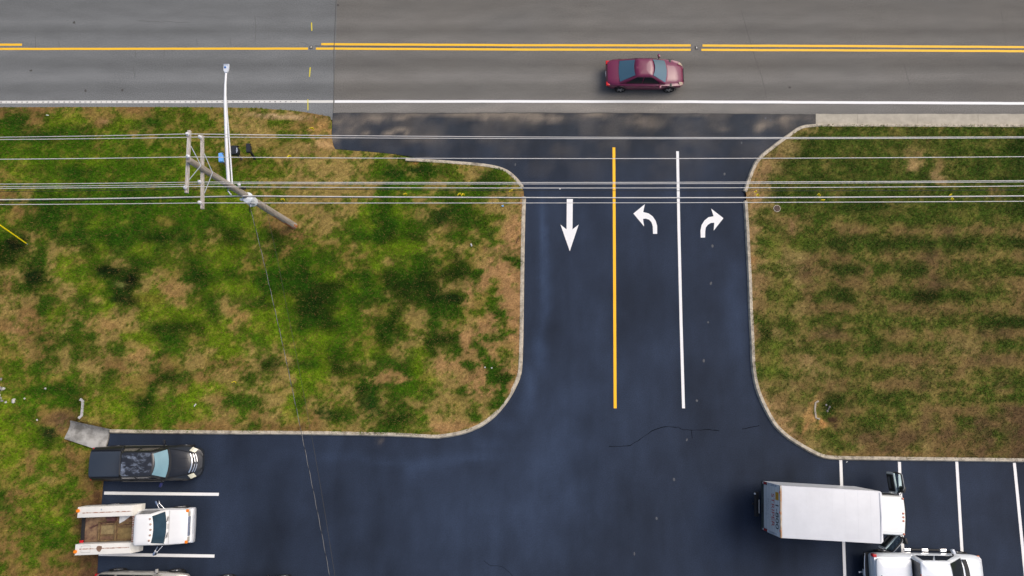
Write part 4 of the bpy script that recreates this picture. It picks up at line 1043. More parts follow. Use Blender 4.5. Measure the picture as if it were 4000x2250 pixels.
m = MB(); m.loft(hull([(-2.72, .62, .60, .85, .98, .60, 0), (-2.68, .76, .50, .92, 1.10, .64, 0), (-2.55, .83, .44, .95, 1.13, .66, 0), (-1.16, .86, .38, .96, 1.13, .68, 0), (-1.12, .86, .36, .96, 1.10, .74, 0), (.9, .86, .36, .95, 1.10, .74, 0),
    (1.25, .86, .36, .93, 1.09, .70, .05), (1.6, .86, .38, .90, 1.05, .64, .06), (2.0, .83, .42, .85, .98, .56, .06), (2.3, .77, .46, .79, .90, .48, .05), (2.5, .69, .46, .70, .76, .46, .03), (2.62, .58, .44, .62, .66, .42, .02), (2.70, .40, .44, .58, .60, .30, .0)]))
m.build('body', M_BLK, bt, smooth=32)
cab = Cab(-1.1, 1.17, .77, 1.08, -.82, .70, .585, 1.72, fb=.13)
sh = cab.shell('cab', M_BLK, bt)
m = MB(); m.loft([ring_rect(-.78, .62, .545, 1.715, .08, .08, .02), ring_rect(-.78, .62, .545, 1.735, .08, .08, .02), ring_rect(-.5, .4, .30, 1.757, .06, .04, .0)]); m.build('roof_panel', M_OXID, bt, smooth=40)
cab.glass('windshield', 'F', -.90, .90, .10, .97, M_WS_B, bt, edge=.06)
cab.glass('rear_window', 'B', -.8, .8, .2, .9, M_GLASS, bt)
for sd__ in 'LR':
    cab.glass('side_window', sd__, .06, .42, .12, .86, M_GLASS, bt); cab.glass('side_window', sd__, .46, .86, .12, .86, M_GLASS, bt, skew=.02)
tn = MB(); tn.loft([ring_rect(-2.66, -1.16, .60, 1.12, .06, 0, .03), ring_rect(-2.66, -1.16, .60, 1.16, .06, 0, .03), ring_rect(-2.62, -1.20, .56, 1.175, .05, 0, .03)]); tn.build('bed_cover', M_TONN, bt, smooth=40)
for s_ in (-1, 1):
    bar('bed_rail', [(-2.6, s_ * .665, 1.135), (-1.9, s_ * .68, 1.14), (-1.18, s_ * .68, 1.14)], .03, mat('rail_black', (.01, .01, .011), .35), bt)
    m = MB(); m.patch([(2.14, s_ * .60, .93), (2.40, s_ * .50, .845), (2.50, s_ * .655, .74), (2.26, s_ * .775, .80)] if s_ < 0 else [(2.40, s_ * .50, .845), (2.14, s_ * .60, .93), (2.26, s_ * .775, .80), (2.50, s_ * .655, .74)], 4, 3, (0, 0, .03), .03); m.build('headlight', M_HL, bt, smooth=50)
    bar('door_trim', [(-1.05, s_ * .868, .98), (0, s_ * .872, .98), (1.0, s_ * .868, .96)], .014, mat('trim_tan', (.12, .115, .10), .5), bt)
    for x in (-.75, .25): bar('door_handle', [(x, s_ * .87, .88), (x + .08, s_ * .89, .89), (x + .18, s_ * .87, .88)], .017, M_DARK, bt)
    t = bpy.data.objects.new('mirror', None); COL.objects.link(t); t.parent = bt; t.location = (.92, s_ * .88, 1.05)
    slab('housing', -.06, .05, -.10, .10, -.05, .10, M_BLK if s_ > 0 else mat('indigo_mirror', (.02, .025, .10), .3), t, .02, at=(0, s_ * .16, 0), rz=s_ * .35)
    slab('mirror_stalk', -.03, .03, -.06, .10 if s_ > 0 else .06, -.03, .01, M_DARK, t, .005)
    seam('hood_seam', [(1.22, s_ * .71, 1.095), (1.6, s_ * .66, 1.06), (2.0, s_ * .575, .985), (2.28, s_ * .47, .925)], .022, bt)
    slab('tail_light', -2.70, -2.60, s_ * .735 - .05, s_ * .735 + .05, .70, .93, M_RED, bt, .01)
    for x in (-1.72, 1.72): arch(bt, x, s_ * .862, .44); wheel(bt, x, s_ * .87, .37)
gr = bpy.data.objects.new('grille', None); COL.objects.link(gr); gr.parent = bt
def grl(y): return 2.44 - .12 * (y / .45) ** 2
m = MB(); m.loft([[(grl(y) - .12, y, .945), (grl(y) + .10, y, .80), (grl(y) + .08, y, .72), (grl(y) - .14, y, .86)] for y in [-.46 + .092 * k for k in range(11)]]); m.build('grille_mesh', M_DARK, gr)
bar('grille_bar', [(grl(y) - .115, y, .955) for y in [-.46 + .092 * k for k in range(11)]], .042, M_CHROME, gr)
for a, b in ((-.44, -.05), (.05, .44)):
    for dx, zz in ((.0, .885), (.085, .825)):
        bar('grille_bar', [(grl(a + (b - a) * k / 6) + dx, a + (b - a) * k / 6, zz) for k in range(7)], .027, M_CHROME, gr)
m = MB(); m.lathe((grl(0) + .03, 0, .86), (.6, 0, 1), [(0, .06), (.02, .055), (.03, .02)], 8); m.build('emblem', mat('dark_emblem', (.05, .06, .08), .4), gr)
for a in (0.18, -.55): bar('wiper', [(1.24, a, 1.115), (1.17, a + .25, 1.13), (1.10, a + .45, 1.14)], .012, M_DARK, bt)
m = MB(); m.loft([[(1.12 + .16 * (1 - (y / .72) ** 2), y, 1.105), (1.22 + .16 * (1 - (y / .72) ** 2), y, 1.10), (1.22 + .16 * (1 - (y / .72) ** 2), y, 1.13), (1.12 + .16 * (1 - (y / .72) ** 2), y, 1.14)] for y in [-.70 + .14 * k for k in range(11)]]); m.build('cowl', mat('cowl_black', (.02, .02, .022), .7), bt)
for a in (-.25, .25): seam('hood_crease', [(1.4, a, 1.125), (1.9, a * .95, 1.065), (2.15, a * .9, 1.01)], .012, bt, M_BLK)
m = MB(); m.loft([ring_rect(2.2, 2.62, .72, .40, .2, .10, 0), ring_rect(2.2, 2.62, .74, .50, .2, .10, 0), ring_rect(2.2, 2.58, .70, .60, .18, .10, 0)]); m.build('front_bumper', mat('satin_black', (.02, .025, .032), .4), bt, smooth=40)
slab('rear_bumper', -2.80, -2.66, -.80, .80, .46, .62, M_DARK, bt, .02)
seam('bed_gap', [(-1.13, -.87, .5), (-1.13, -.875, .97), (-1.13, -.70, 1.125), (-1.13, .70, 1.125), (-1.13, .875, .97), (-1.13, .87, .5)], .03, bt)

# ------------------------------------------------------------------ white service truck with utility boxes
M_WHT = mat('white_truck_paint', (0.80, 0.80, 0.785), 0.35, coat=.4, var=.03, scale=2)
M_WBOX = mat('chalky_white_body', (0.74, 0.72, 0.66), 0.55, var=.06, scale=4)
M_RUST = mat('rust_streak', (0.28, 0.10, 0.05), 0.9, col2=(.62, .58, .52), thr=(.45, .58), scale=7, stretch=(1, 3, 1))
M_BED = mat('rusty_bed_floor', (0.10, 0.05, 0.035), 0.9, col2=(.27, .17, .09), thr=(.36, .62), scale=4, bump=.4, bscale=20)
M_WS_W = mat('blue_grey_windscreen', (0.022, 0.05, 0.075), 0.10, spec=.8, ior=1.6, var=.3, scale=1.5)
st = thing('service_truck', 'white service truck with rust streaked side boxes and an open rusty bed', 'truck', (-18.42, -5.30, .004), math.radians(2.0))
m = MB(); m.loft(hull([(.02, .84, .50, .98, 1.10, .74, 0), (.1, .86, .42, 1.0, 1.16, .76, 0), (1.1, .87, .40, 1.0, 1.14, .78, 0), (1.45, .87, .40, 1.0, 1.13, .79, .02), (2.05, .85, .42, .98, 1.10, .78, .03), (2.40, .82, .44, .95, 1.07, .77, .03), (2.50, .80, .46, .92, 1.04, .76, .02), (2.54, .79, .5, .88, 1.0, .74, 0)])); m.build('body', M_WHT, st, smooth=32)
cab = Cab(.12, 1.50, .83, 1.13, .30, 1.10, .70, 1.83, fb=.10, rb=.02)
cab.shell('cab', M_WHT, st)
cab.glass('windshield', 'F', -.92, .92, .10, .95, M_WS_W, st, edge=.04); cab.glass('rear_window', 'B', -.75, .75, .3, .85, M_GLASS, st)
for s_ in (-1, 1):
    cab.glass('side_window', 'L' if s_ > 0 else 'R', .16, .84, .12, .82, M_GLASS, st, skew=.02)
for k, y in enumerate((-.50, -.25, 0, .25, .50)):
    m = MB(); m.lathe((1.05 + .06 * (1 - (y / .55) ** 2), y, 1.84), (0, 0, 1), [(0, .055), (.03, .05), (.045, .02)], 10)
    m.build('roof_marker', mat('faded_marker_lens', (.42, .30, .24), .5), st)
BT = 1.36
for s_ in (-1, 1):
    y0, y1 = s_ * .62, s_ * 1.12
    b = bpy.data.objects.new('side_box', None); COL.objects.link(b); b.parent = st
    m = MB()
    lo, hi = min(y0, y1), max(y0, y1)
    m.loft([[(-2.72, lo, .55), (-2.72, hi, .55), (-2.72, hi, BT), (-2.72, lo, BT)], [(-.02, lo, .55), (-.02, hi, .55), (-.02, hi, BT), (-.02, lo, BT)], [(.16, lo, .55), (.16, hi, .55), (.16, hi, .92), (.16, lo, .92)]])
    m.build('shell', M_WBOX, b, smooth=0)
    slab('lid', -2.70, -.05, lo + .015, hi - .015, BT + .002, BT + .022, M_WBOX, b, .008)
    slab('rust_line', -2.5, -.10, s_ * .84 - .022, s_ * .84 + .022, BT + .018, BT + .026, M_RUST, b, 0)
    m = MB(); m.lathe((-2.68, s_ * .95, BT + .02), (0, 0, 1), [(0, .085), (.05, .085), (.08, .07), (.09, .02)], 16); m.build('beacon', M_AMBER, b)
    for x in (-2.2, -1.2, -.4):
        slab('compartment_door', x - .42, x + .36, s_ * 1.118 - .008, s_ * 1.118 + .008, .62, 1.26, M_WBOX, b, .004)
    if s_ < 0:
        m = MB(); m.add([(-1.55 + .13 * math.cos(a) * random.uniform(.7, 1.1), s_ * .83 + .15 * math.sin(a) * random.uniform(.7, 1.3), BT + .028) for a in [k * .524 for k in range(12)]], [tuple(range(12))]); m.build('rust_patch', mat('brown_rust', (.20, .12, .08), .9, var=.3, scale=8), b, smooth=0)
        for q in (([(-2.42, s_ * .70, BT + .024), (-1.98, s_ * .70, BT + .024), (-1.98, s_ * 1.0, BT + .024), (-2.42, s_ * 1.0, BT + .024), (-2.42, s_ * .70, BT + .024)]),): bar('hatch_outline', q, .006, mat('seam_grey', (.18, .17, .15), .8), b, 4)
    else:
        m = MB(); m.lathe((-1.55, s_ * .98, BT + .02), (0, 0, 1), [(0, .035), (.03, .03)], 12); m.build('filler_cap', M_GALV, b)
slab('bed_floor', -2.62, .02, -.60, .60, .78, .84, M_BED, st, .005)
slab('bed_headboard', -.04, .02, -.62, .62, .80, 1.30, M_WBOX, st, .005); slab('rust_edge', -.05, .03, -.62, .62, 1.30, 1.315, M_RUST, st, 0)
slab('tailgate', -2.78, -2.60, -.62, .62, .62, .86, mat('black_step', (.014, .013, .013), .8), st, .01)
slab('tail_light', -2.80, -2.62, -.62, -.50, .86, .92, M_RED, st, .01)
for s_ in (-1, 1):
    t = bpy.data.objects.new('mirror', None); COL.objects.link(t); t.parent = st; t.location = (1.18, s_ * .86, 1.12)
    bar('mirror_arm', [(.18, s_ * .02, -.05), (-.04, s_ * .30, .06)], .018, M_CHROME, t); bar('mirror_arm', [(.02, s_ * .02, .12), (-.12, s_ * .26, .10)], .018, M_CHROME, t)
    slab('housing', -.045, .045, -.10, .10, -.12, .16, M_CHROME, t, .02, at=(-.1, s_ * .32, .06), rz=s_ * .5)
    for x in (-1.45, 1.88): arch(st, x, s_ * (1.122 if x < 0 else .87), .45); wheel(st, x, s_ * (1.12 if x < 0 else .88), .39, rim=mat('white_steel_rim', (.5, .5, .5), .5))
    slab('turn_signal', 2.42, 2.55, s_ * .73 - .07, s_ * .73 + .07, .97, 1.065, M_AMBER, st, .012)
    slab('headlight', 2.48, 2.57, s_ * .60 - .12, s_ * .60 + .09, .86, 1.03, mat('headlight_grey', (.42, .40, .34), .3), st, .012)
    bar('wiper', [(1.62, s_ * .38 + .1, 1.17), (1.56, s_ * .38 - .12, 1.20)], .014, M_DARK, st); 
slab('grille', 2.48, 2.58, -.46, .46, .84, 1.02, mat('grille_slate', (.14, .17, .24), .4), st, .01)
bar('grille_bar', [(2.57, -.45, .98), (2.57, .45, .98)], .018, M_CHROME, st)
m = MB(); m.loft([ring_rect(2.3, 2.68, .84, .48, .08, .02), ring_rect(2.3, 2.69, .85, .56, .08, .02), ring_rect(2.3, 2.67, .83, .66, .07, .02)]); m.build('front_bumper', mat('chrome_bumper', (.82, .84, .87), .25, metal=.6), st, smooth=40)
seam('hood_seam', [(1.66, -.79, 1.14), (1.68, 0, 1.165), (1.66, .79, 1.14)], .012, st, mat('seam_grey', (.18, .17, .15), .8))
for y in (-.35, .05, .42): slab('cowl_vent', 1.57, 1.66, y - .12, y + .12, 1.148, 1.162, mat('cowl_grey', (.55, .54, .52), .6), st, .003)
# junk in the bed: each piece a thing of its own
M_JUNKW = mat('weathered_timber', (.075, .045, .022), .9, col2=(.24, .16, .07), thr=(.35, .7), scale=6)
def in_bed(name, label, cat, x0, x1, y0, y1, z0, z1, mt, rz=0):
    o = MB(); o.box(-(x1 - x0) / 2, (x1 - x0) / 2, -(y1 - y0) / 2, (y1 - y0) / 2, 0, z1 - z0, .006); ob = o.build(name, mt, None, smooth=0)
    c = Matrix.Rotation(math.radians(2.0), 4, 'Z') @ Vector(((x0 + x1) / 2, (y0 + y1) / 2, z0)); ob.location = Vector((-18.42, -5.30, .004)) + c; ob.rotation_euler = (0, 0, math.radians(2) + rz)
    return tag(ob, label, cat)
in_bed('timber', 'long brown timber across the bed of the white service truck, nearest the cab', 'timber', -1.10, -1.00, -.55, .28, .90, .98, M_JUNKW)
in_bed('timber', 'brown timber across the bed of the white service truck, nearest the tail', 'timber', -1.90, -1.82, -.50, .30, .90, .97, M_JUNKW)
in_bed('pallet_board', 'pale board lying lengthways against the cab end of the rusty truck bed', 'board', -1.75, -.30, .20, .28, .842, .90, M_JUNKW)
in_bed('pallet_board', 'lower pale board lying lengthways in the rusty truck bed', 'board', -1.9, -.9, -.34, -.28, .842, .90, M_JUNKW)
in_bed('pallet_board', 'short board beside the cab end of the rusty truck bed', 'board', -.95, -.30, .06, .14, .842, .92, M_JUNKW)
in_bed('plywood_sheet', 'square yellowish plywood sheet flat in the rusty truck bed', 'plywood', -.98, -.2, -.50, .02, .842, .86, mat('dirty_plywood', (.20, .14, .055), .9, var=.45, scale=5))
in_bed('plywood_sheet', 'pale plywood offcut between the two cross timbers in the truck bed', 'plywood', -1.80, -1.12, -.26, .16, .842, .862, mat('grey_plywood', (.24, .18, .085), .9, var=.45, scale=6))
in_bed('timber', 'short dark timber along the south side of the rusty truck bed', 'timber', -1.9, -.25, -.59, -.52, .842, .93, M_JUNKW)
in_bed('timber', 'thin dark timber beside the bent bar in the rusty truck bed', 'timber', -1.95, -1.2, .34, .40, .842, .90, M_JUNKW, .1)
in_bed('steel_box', 'dark rusty steel box by the north side of the truck bed', 'box', -1.45, -1.05, .36, .58, .842, 1.05, mat('dark_rust', (.09, .035, .03), .8, var=.4, scale=6))
o = MB(); o.loft([[(-.92, .58, .86), (-.34, .58, .90), (-.62, .36, .95), (-.92, .22, .88)], [(-.92, .58, .875), (-.34, .58, .915), (-.62, .36, .965), (-.92, .22, .895)]]); ob = o.build('paper_sheet', M_PAPER, None, smooth=0); ob.location = (-18.42, -5.30, .004); ob.rotation_euler = (0, 0, math.radians(2)); tag(ob, 'crumpled white sheet in the rusty bed of the service truck', 'sheet')
o = MB(); o.tube([(-2.32, .06, .86), (-1.85, .26, .88), (-1.1, .31, .93)], .022, 6); ob = o.build('steel_bar', mat('dark_rust', (.09, .035, .03), .8), None); ob.location = (-18.42, -5.30, .004); ob.rotation_euler = (0, 0, math.radians(2)); tag(ob, 'bent dark steel bar lying in the rusty truck bed', 'bar')

# ------------------------------------------------------------------ white box truck with open doors
M_ROOFW = mat('translucent_box_roof', (0.64, 0.65, 0.67), 0.5, var=.07, scale=1.3, detail=10)
M_SIDEW = mat('white_box_side', (0.68, 0.70, 0.74), 0.4, var=.05, scale=2)
bx0 = P((3051 + 3052) / 2, (1895 + 2102) / 2, 3.45); tb = thing('box_truck', 'white box truck with lettered rear door and both cab doors open', 'box truck', (bx0.x, bx0.y, .004), math.radians(-3.2))
BL, BW, Z0, ZR = 4.70, 1.165, 1.05, 3.45
m = MB(); m.loft([[(x, y, z) for y, z in ((-BW, Z0), (BW, Z0), (BW, ZR - .04), (BW - .03, ZR), (-BW + .03, ZR), (-BW, ZR - .04))] for x in (.02, .03, BL - .14)] + [[(BL - .03, y, z) for y, z in ((-BW + .06, Z0 + .05), (BW - .06, Z0 + .05), (BW - .05, ZR - .12), (BW - .10, ZR - .06), (-BW + .10, ZR - .06), (-BW + .05, ZR - .12))]])
bd = m.build('cargo_box', M_SIDEW, tb, smooth=30)
slab('roof_skin', .03, BL - .18, -BW + .035, BW - .035, ZR - .01, ZR + .012, M_ROOFW, tb, .004)
for k in range(1, 8): bar('roof_bow', [(BL * k / 8, -BW + .06, ZR + .0085), (BL * k / 8, BW - .06, ZR + .0085)], .006, M_ROOFW, tb, 6)
bar('roof_rail', [(BL - .16, -BW + .06, ZR - .01), (BL - .12, 0, ZR), (BL - .16, BW - .06, ZR - .01)], .045, M_ROOFW, tb)
for s_ in (-1, 1):
    slab('side_rail', .02, BL - .15, s_ * (BW - .025) - .02, s_ * (BW - .025) + .02, ZR - .05, ZR + .004, mat('rail_alu', (.62, .63, .66), .4), tb, .006)
slab('rear_header', -.035, .03, -BW, BW, ZR - .10, ZR + .006, mat('tan_header', (.42, .24, .12), .7, col2=(.55, .50, .42), thr=(.4, .6), scale=3, stretch=(1, .7, 1)), tb, .006)
for y in (-.85, -.05, .85): slab('marker_lamp', -.06, -.03, y - .05, y + .05, ZR - .07, ZR - .03, M_RED, tb, .005)
rd = slab('rear_door', -.02, .022, -BW + .14, BW - .14, Z0 + .12, ZR - .12, mat('white_rear_door', (.66, .68, .71), .45, var=.06, scale=1.2), tb, .004)
for k in range(1, 6): slab('door_slat_joint', -.0235, -.018, -BW + .15, BW - .15, Z0 + .12 + k * .375, Z0 + .127 + k * .375, mat('joint_grey', (.3, .31, .33), .7), rd, 0)
for s_ in (-1, 1):
    fr = slab('rear_post', -.03, .03, s_ * (BW - .07) - .07, s_ * (BW - .07) + .07, Z0 + .02, ZR - .10, M_SIDEW, tb, .006)
    slab('lamp_panel', -.045, -.03, s_ * (BW - .07) - .066, s_ * (BW - .07) + .066, Z0, Z0 + .62, M_DARK, fr, .004)
    for z in (.28, .52):
        m = MB(); m.lathe((-.045, s_ * (BW - .07), Z0 + z), (-1, 0, 0), [(0, .055), (.012, .05), (.018, .02)], 14); m.build('tail_light', M_RED, fr)
    m = MB(); m.lathe((-.045, s_ * (BW - .07), Z0 + .09), (-1, 0, 0), [(0, .05), (.012, .045), (.018, .02)], 14); m.build('reverse_light', M_PORC, fr)
    slab('decal', -.036, -.03, s_ * (BW - .07) - .05, s_ * (BW - .07) + .05, Z0 + .8, Z0 + 1.9, mat('grey_decal', (.45, .48, .55), .5, var=.5, scale=3), fr, 0)
slab('rear_sill', -.06, .10, -BW, BW, Z0 - .14, Z0 + .06, mat('grimy_sill', (.03, .04, .04), .8, var=.5, scale=6), tb, .01)
lp_ = bpy.data.objects.new('liftgate', None); COL.objects.link(lp_); lp_.parent = tb
slab('step_bumper', -.28, -.06, -.60, .60, .50, .58, M_DARK, lp_, .01)
bar('step_rail', [(-.16, -.40, .90), (-.16, .25, .90)], .018, mat('pale_bar', (.5, .48, .46), .5), lp_)
bar('hitch', [(-.26, 0, .52), (-.38, 0, .55)], .05, M_DARK, lp_); bar('latch', [(-.06, .1, Z0 + .02), (-.10, -.1, Z0 + .1), (-.08, -.3, Z0 + .06)], .03, M_DARK, lp_)
m = MB(); m.lathe((-.27, .50, .60), (0, 0, 1), [(0, .05), (.05, .045), (.08, .02)], 10); m.build('work_lamp', M_PORC, lp_)
def text(body, yc, zb, hgt, width, material, name, parent, off=-.026):
    cu = bpy.data.curves.new(name, 'FONT'); cu.body = body; cu.size = 1.0; cu.align_x = 'CENTER'; cu.extrude = 0.0
    ob = bpy.data.objects.new(name, cu); COL.objects.link(ob)
    dg = bpy.context.evaluated_depsgraph_get(); me = bpy.data.meshes.new_from_object(ob.evaluated_get(dg)); bpy.data.objects.remove(ob)
    n = len(me.vertices); co = np.empty(n * 3, np.float32); me.vertices.foreach_get('co', co); co = co.reshape(-1, 3)
    x0, x1, y0, y1 = co[:, 0].min(), co[:, 0].max(), co[:, 1].min(), co[:, 1].max()
    X = (co[:, 0] - (x0 + x1) / 2) / (x1 - x0) * width; Y = (co[:, 1] - y0) / (y1 - y0) * hgt
    out = np.stack([np.full(n, off), yc - X, zb + Y], 1).astype(np.float32); me.vertices.foreach_set('co', out.ravel()); me.update()
    me.name = name; me.materials.append(material); o = bpy.data.objects.new(name, me); COL.objects.link(o); o.parent = parent
    return o
M_INK = mat('black_vinyl', (.02, .02, .022), .5); M_INKR = mat('red_vinyl', (.50, .045, .05), .5)
text('1-800', -.30, ZR - .66, .40, 1.08, M_INK, 'lettering', rd); text('STRIPER', -.05, ZR - 1.20, .38, 1.50, M_INKR, 'lettering', rd)
m = MB(); m.patch([(-.027, .82, ZR - .66), (-.027, .46, ZR - .66), (-.027, .46, ZR - .25), (-.027, .82, ZR - .25)], 1, 1, None, .003); lg = m.build('logo_panel', mat('amber_vinyl', (.66, .36, .02), .5), rd, smooth=0)
text('1-800', .64, ZR - .5, .10, .26, M_INKR, 'lettering', rd, -.031)
for k, (zz, wd_) in enumerate(((1.36, 1.25), (1.62, .95), (1.78, .95), (1.94, .7))):      # lines of small print, too small to read
    m = MB(); y = -wd_ / 2
    m.box(-.0265, -.0235, -wd_ / 2 - .05, wd_ / 2 - .05, ZR - zz - .03, ZR - zz + .02); m.build('small_print', mat('small_print_grey', (.30, .31, .35), .6, col2=(.64, .66, .69), thr=(.48, .52), scale=9, stretch=(1, 3, .5)), rd, smooth=0)
# chassis and cab
slab('chassis_rail', .1, 5.9, -.42, .42, .62, .92, M_DARK, tb, .02)
for x, y in ((.95, 1.05), (5.25, .98)):
    for s_ in (-1, 1): wheel(tb, x, s_ * y, .40, .26 if x > 3 else .45, rim=mat('white_steel_rim', (.5, .5, .5), .5))
M_CABW = mat('cab_white', (0.80, 0.82, 0.80), 0.35, coat=.4, var=.02, scale=2)
CX0, CX1, CW = 4.86, 6.22, .90
m = MB(); m.loft([ring_rect(CX0, CX1 + .24, CW + .03, .55, .12, .06), ring_rect(CX0, CX1 + .28, CW + .05, 1.15, .12, .07), ring_rect(CX0, CX1 + .24, CW + .04, 1.35, .12, .07), ring_rect(CX0, CX1 + .03, CW - .01, 2.25, .10, .07), ring_rect(CX0 + .03, CX1 - .02, CW - .05, 2.32, .10, .07), ring_rect(CX0 + .2, CX1 - .25, CW - .25, 2.35, .08, .04)]); m.build('cab', M_CABW, tb, smooth=35)
for k in range(9): slab('roof_rib', CX0 + .08, CX1 - .10, -.72 + k * .18 - .02, -.72 + k * .18 + .02, 2.325, 2.355, M_CABW, tb, .006)
for y in (-.82, -.22, -.05, .12, .80):
    m = MB(); m.lathe((CX1 - .04, y, 2.33), (0, 0, 1), [(0, .05), (.03, .045), (.045, .02)], 12); m.build('clearance_light', mat('pale_amber_lens', (.55, .20, .12), .3), tb)
    
c4 = [(CX1 + .33, -.82, 1.38), (CX1 + .33, .82, 1.38), (CX1 + .12, .78, 2.18), (CX1 + .12, -.78, 2.18)]
m = MB(); m.patch(c4, 8, 3, (.07, 0, 0), .014); m.build('windshield', M_GLASS, tb, smooth=50)
slab('front_bumper', CX1 + .26, CX1 + .42, -.95, .95, .42, .68, M_CABW, tb, .03)
def cab_door(s_, ang):
    """hinged at the front pillar; s_ side; ang = opening"""
    hx, hy = CX1 + .20, s_ * (CW + .05)
    d = bpy.data.objects.new('door', None); COL.objects.link(d); d.parent = tb; d.location = (hx, hy, 0); d.rotation_euler = (0, 0, -s_ * ang)
    L0 = 1.0; yy = s_ * .0
    m = MB(); m.loft([[(-.02, y, .75), (-L0, y, .75), (-L0 - .02, y, 1.42), (-.0, y, 1.42)] for y in (yy - .035, yy + .035)]); m.build('door_panel', M_CABW, d, smooth=30)
    m = MB(); m.box(-L0 + .08, -.1, -s_ * .075 - .035, -s_ * .075 + .035, .85, 1.36, .02); m.build('door_card', mat('door_trim_black', (.015, .016, .017), .6), d)
    zt_ = 2.08
    fr = [(-.02, yy, 1.40), (-.16, yy, 1.85), (-.30, yy, zt_ - .04), (-.42, yy, zt_), (-L0 + .06, yy, zt_), (-L0, yy, zt_ - .06), (-L0 - .02, yy, 1.40)]
    bar('window_frame', fr, .034, M_DARK, d); bar('window_seal', [(x, y + s_ * .05, z) for x, y, z in fr], .012, mat('seal_grey', (.45, .48, .50), .5), d)
    m = MB(); m.patch([(-.06, yy, 1.42), (-L0, yy, 1.42), (-L0 + .06, yy, zt_ - .04), (-.34, yy, zt_ - .04)], 3, 3, None, .008)
    gl = bpy.data.materials.get('clear_door_glass')
    if not gl:
        gl = bpy.data.materials.new('clear_door_glass'); gl.use_nodes = True; b_ = gl.node_tree.nodes['Principled BSDF']; b_.inputs['Transmission Weight'].default_value = 1.0; b_.inputs['Roughness'].default_value = .02; b_.inputs['Base Color'].default_value = (.62, .78, .80, 1); b_.inputs['IOR'].default_value = 1.2
    m.build('door_window', gl, d, smooth=0)
    slab('armrest', -L0 + .2, -.25, -s_ * .15 - .05, -s_ * .15 + .05, 1.12, 1.18, mat('armrest_grey', (.06, .065, .07), .5), d, .02)
    return d
cab_door(1, math.radians(82)); cab_door(-1, math.radians(47))
slab('door_opening', CX0 + .12, CX1 - .05, CW - .02, CW + .045, .8, 2.05, M_DARK, tb, .01); slab('door_opening', CX0 + .12, CX1 - .05, -CW - .045, -CW + .02, .8, 2.05, M_DARK, tb, .01)
for s_ in (-1, 1):
    t = bpy.data.objects.new('mirror', None); COL.objects.link(t); t.parent = tb; t.location = (CX1 + .22, s_ * 1.14, 1.75)
    slab('housing', -.05, .07, -.15, .15, -.25, .2, M_DARK, t, .04, at=(.05, s_ * .05, 0), rz=s_ * -.25); bar('mirror_arm', [(-.12, -s_ * .22, .1), (0, s_ * .0, .12)], .016, M_DARK, t)
slab('yellow_cord', CX0 + .02, CX0 + .16, CW - .02, CW + .06, 1.9, 1.96, mat('lime_strap', (.6, .75, .02), .5), tb, .01)

# ------------------------------------------------------------------ silver white pickup at the bottom edge
M_SIL = mat('pearl_white_paint', (0.74, 0.78, 0.82), 0.28, coat=.7, metal=.15)
M_LID = mat('white_bed_lid', (0.80, 0.83, 0.86), 0.3, coat=.5)
sp = thing('pickup_truck', 'pearl white crew cab pickup with hard bed lid cut by the bottom edge', 'pickup truck', (20.16, -7.50, .004), math.radians(-1.0))
m = MB(); m.loft(hull([(-2.70, .86, .62, .95, 1.05, .72, 0), (-2.64, .95, .55, 1.02, 1.20, .80, 0), (-2.4, .99, .48, 1.05, 1.22, .84, 0), (-.9, 1.0, .44, 1.06, 1.22, .84, 0), (-.8, 1.0, .44, 1.06, 1.18, .94, 0), (1.1, 1.0, .44, 1.05, 1.18, .94, 0), (1.6, 1.0, .44, 1.03, 1.20, .80, .05), (2.2, .98, .46, .98, 1.14, .76, .06), (2.5, .94, .5, .92, 1.06, .72, .05), (2.7, .86, .5, .84, .95, .68, .04), (2.81, .74, .5, .74, .80, .60, .02), (2.86, .6, .52, .66, .70, .5, 0)])); m.build('body', M_SIL, sp, smooth=32)
cab = Cab(-.84, 1.58, .955, 1.16, -.76, .60, .80, 1.88, fb=.14, rb=.03); cab.shell('cab', M_SIL, sp)
cab.glass('windshield', 'F', -.92, .92, .08, .96, M_GLASS, sp, edge=.05); cab.glass('rear_window', 'B', -.85, .85, .06, .94, M_GLASS, sp)
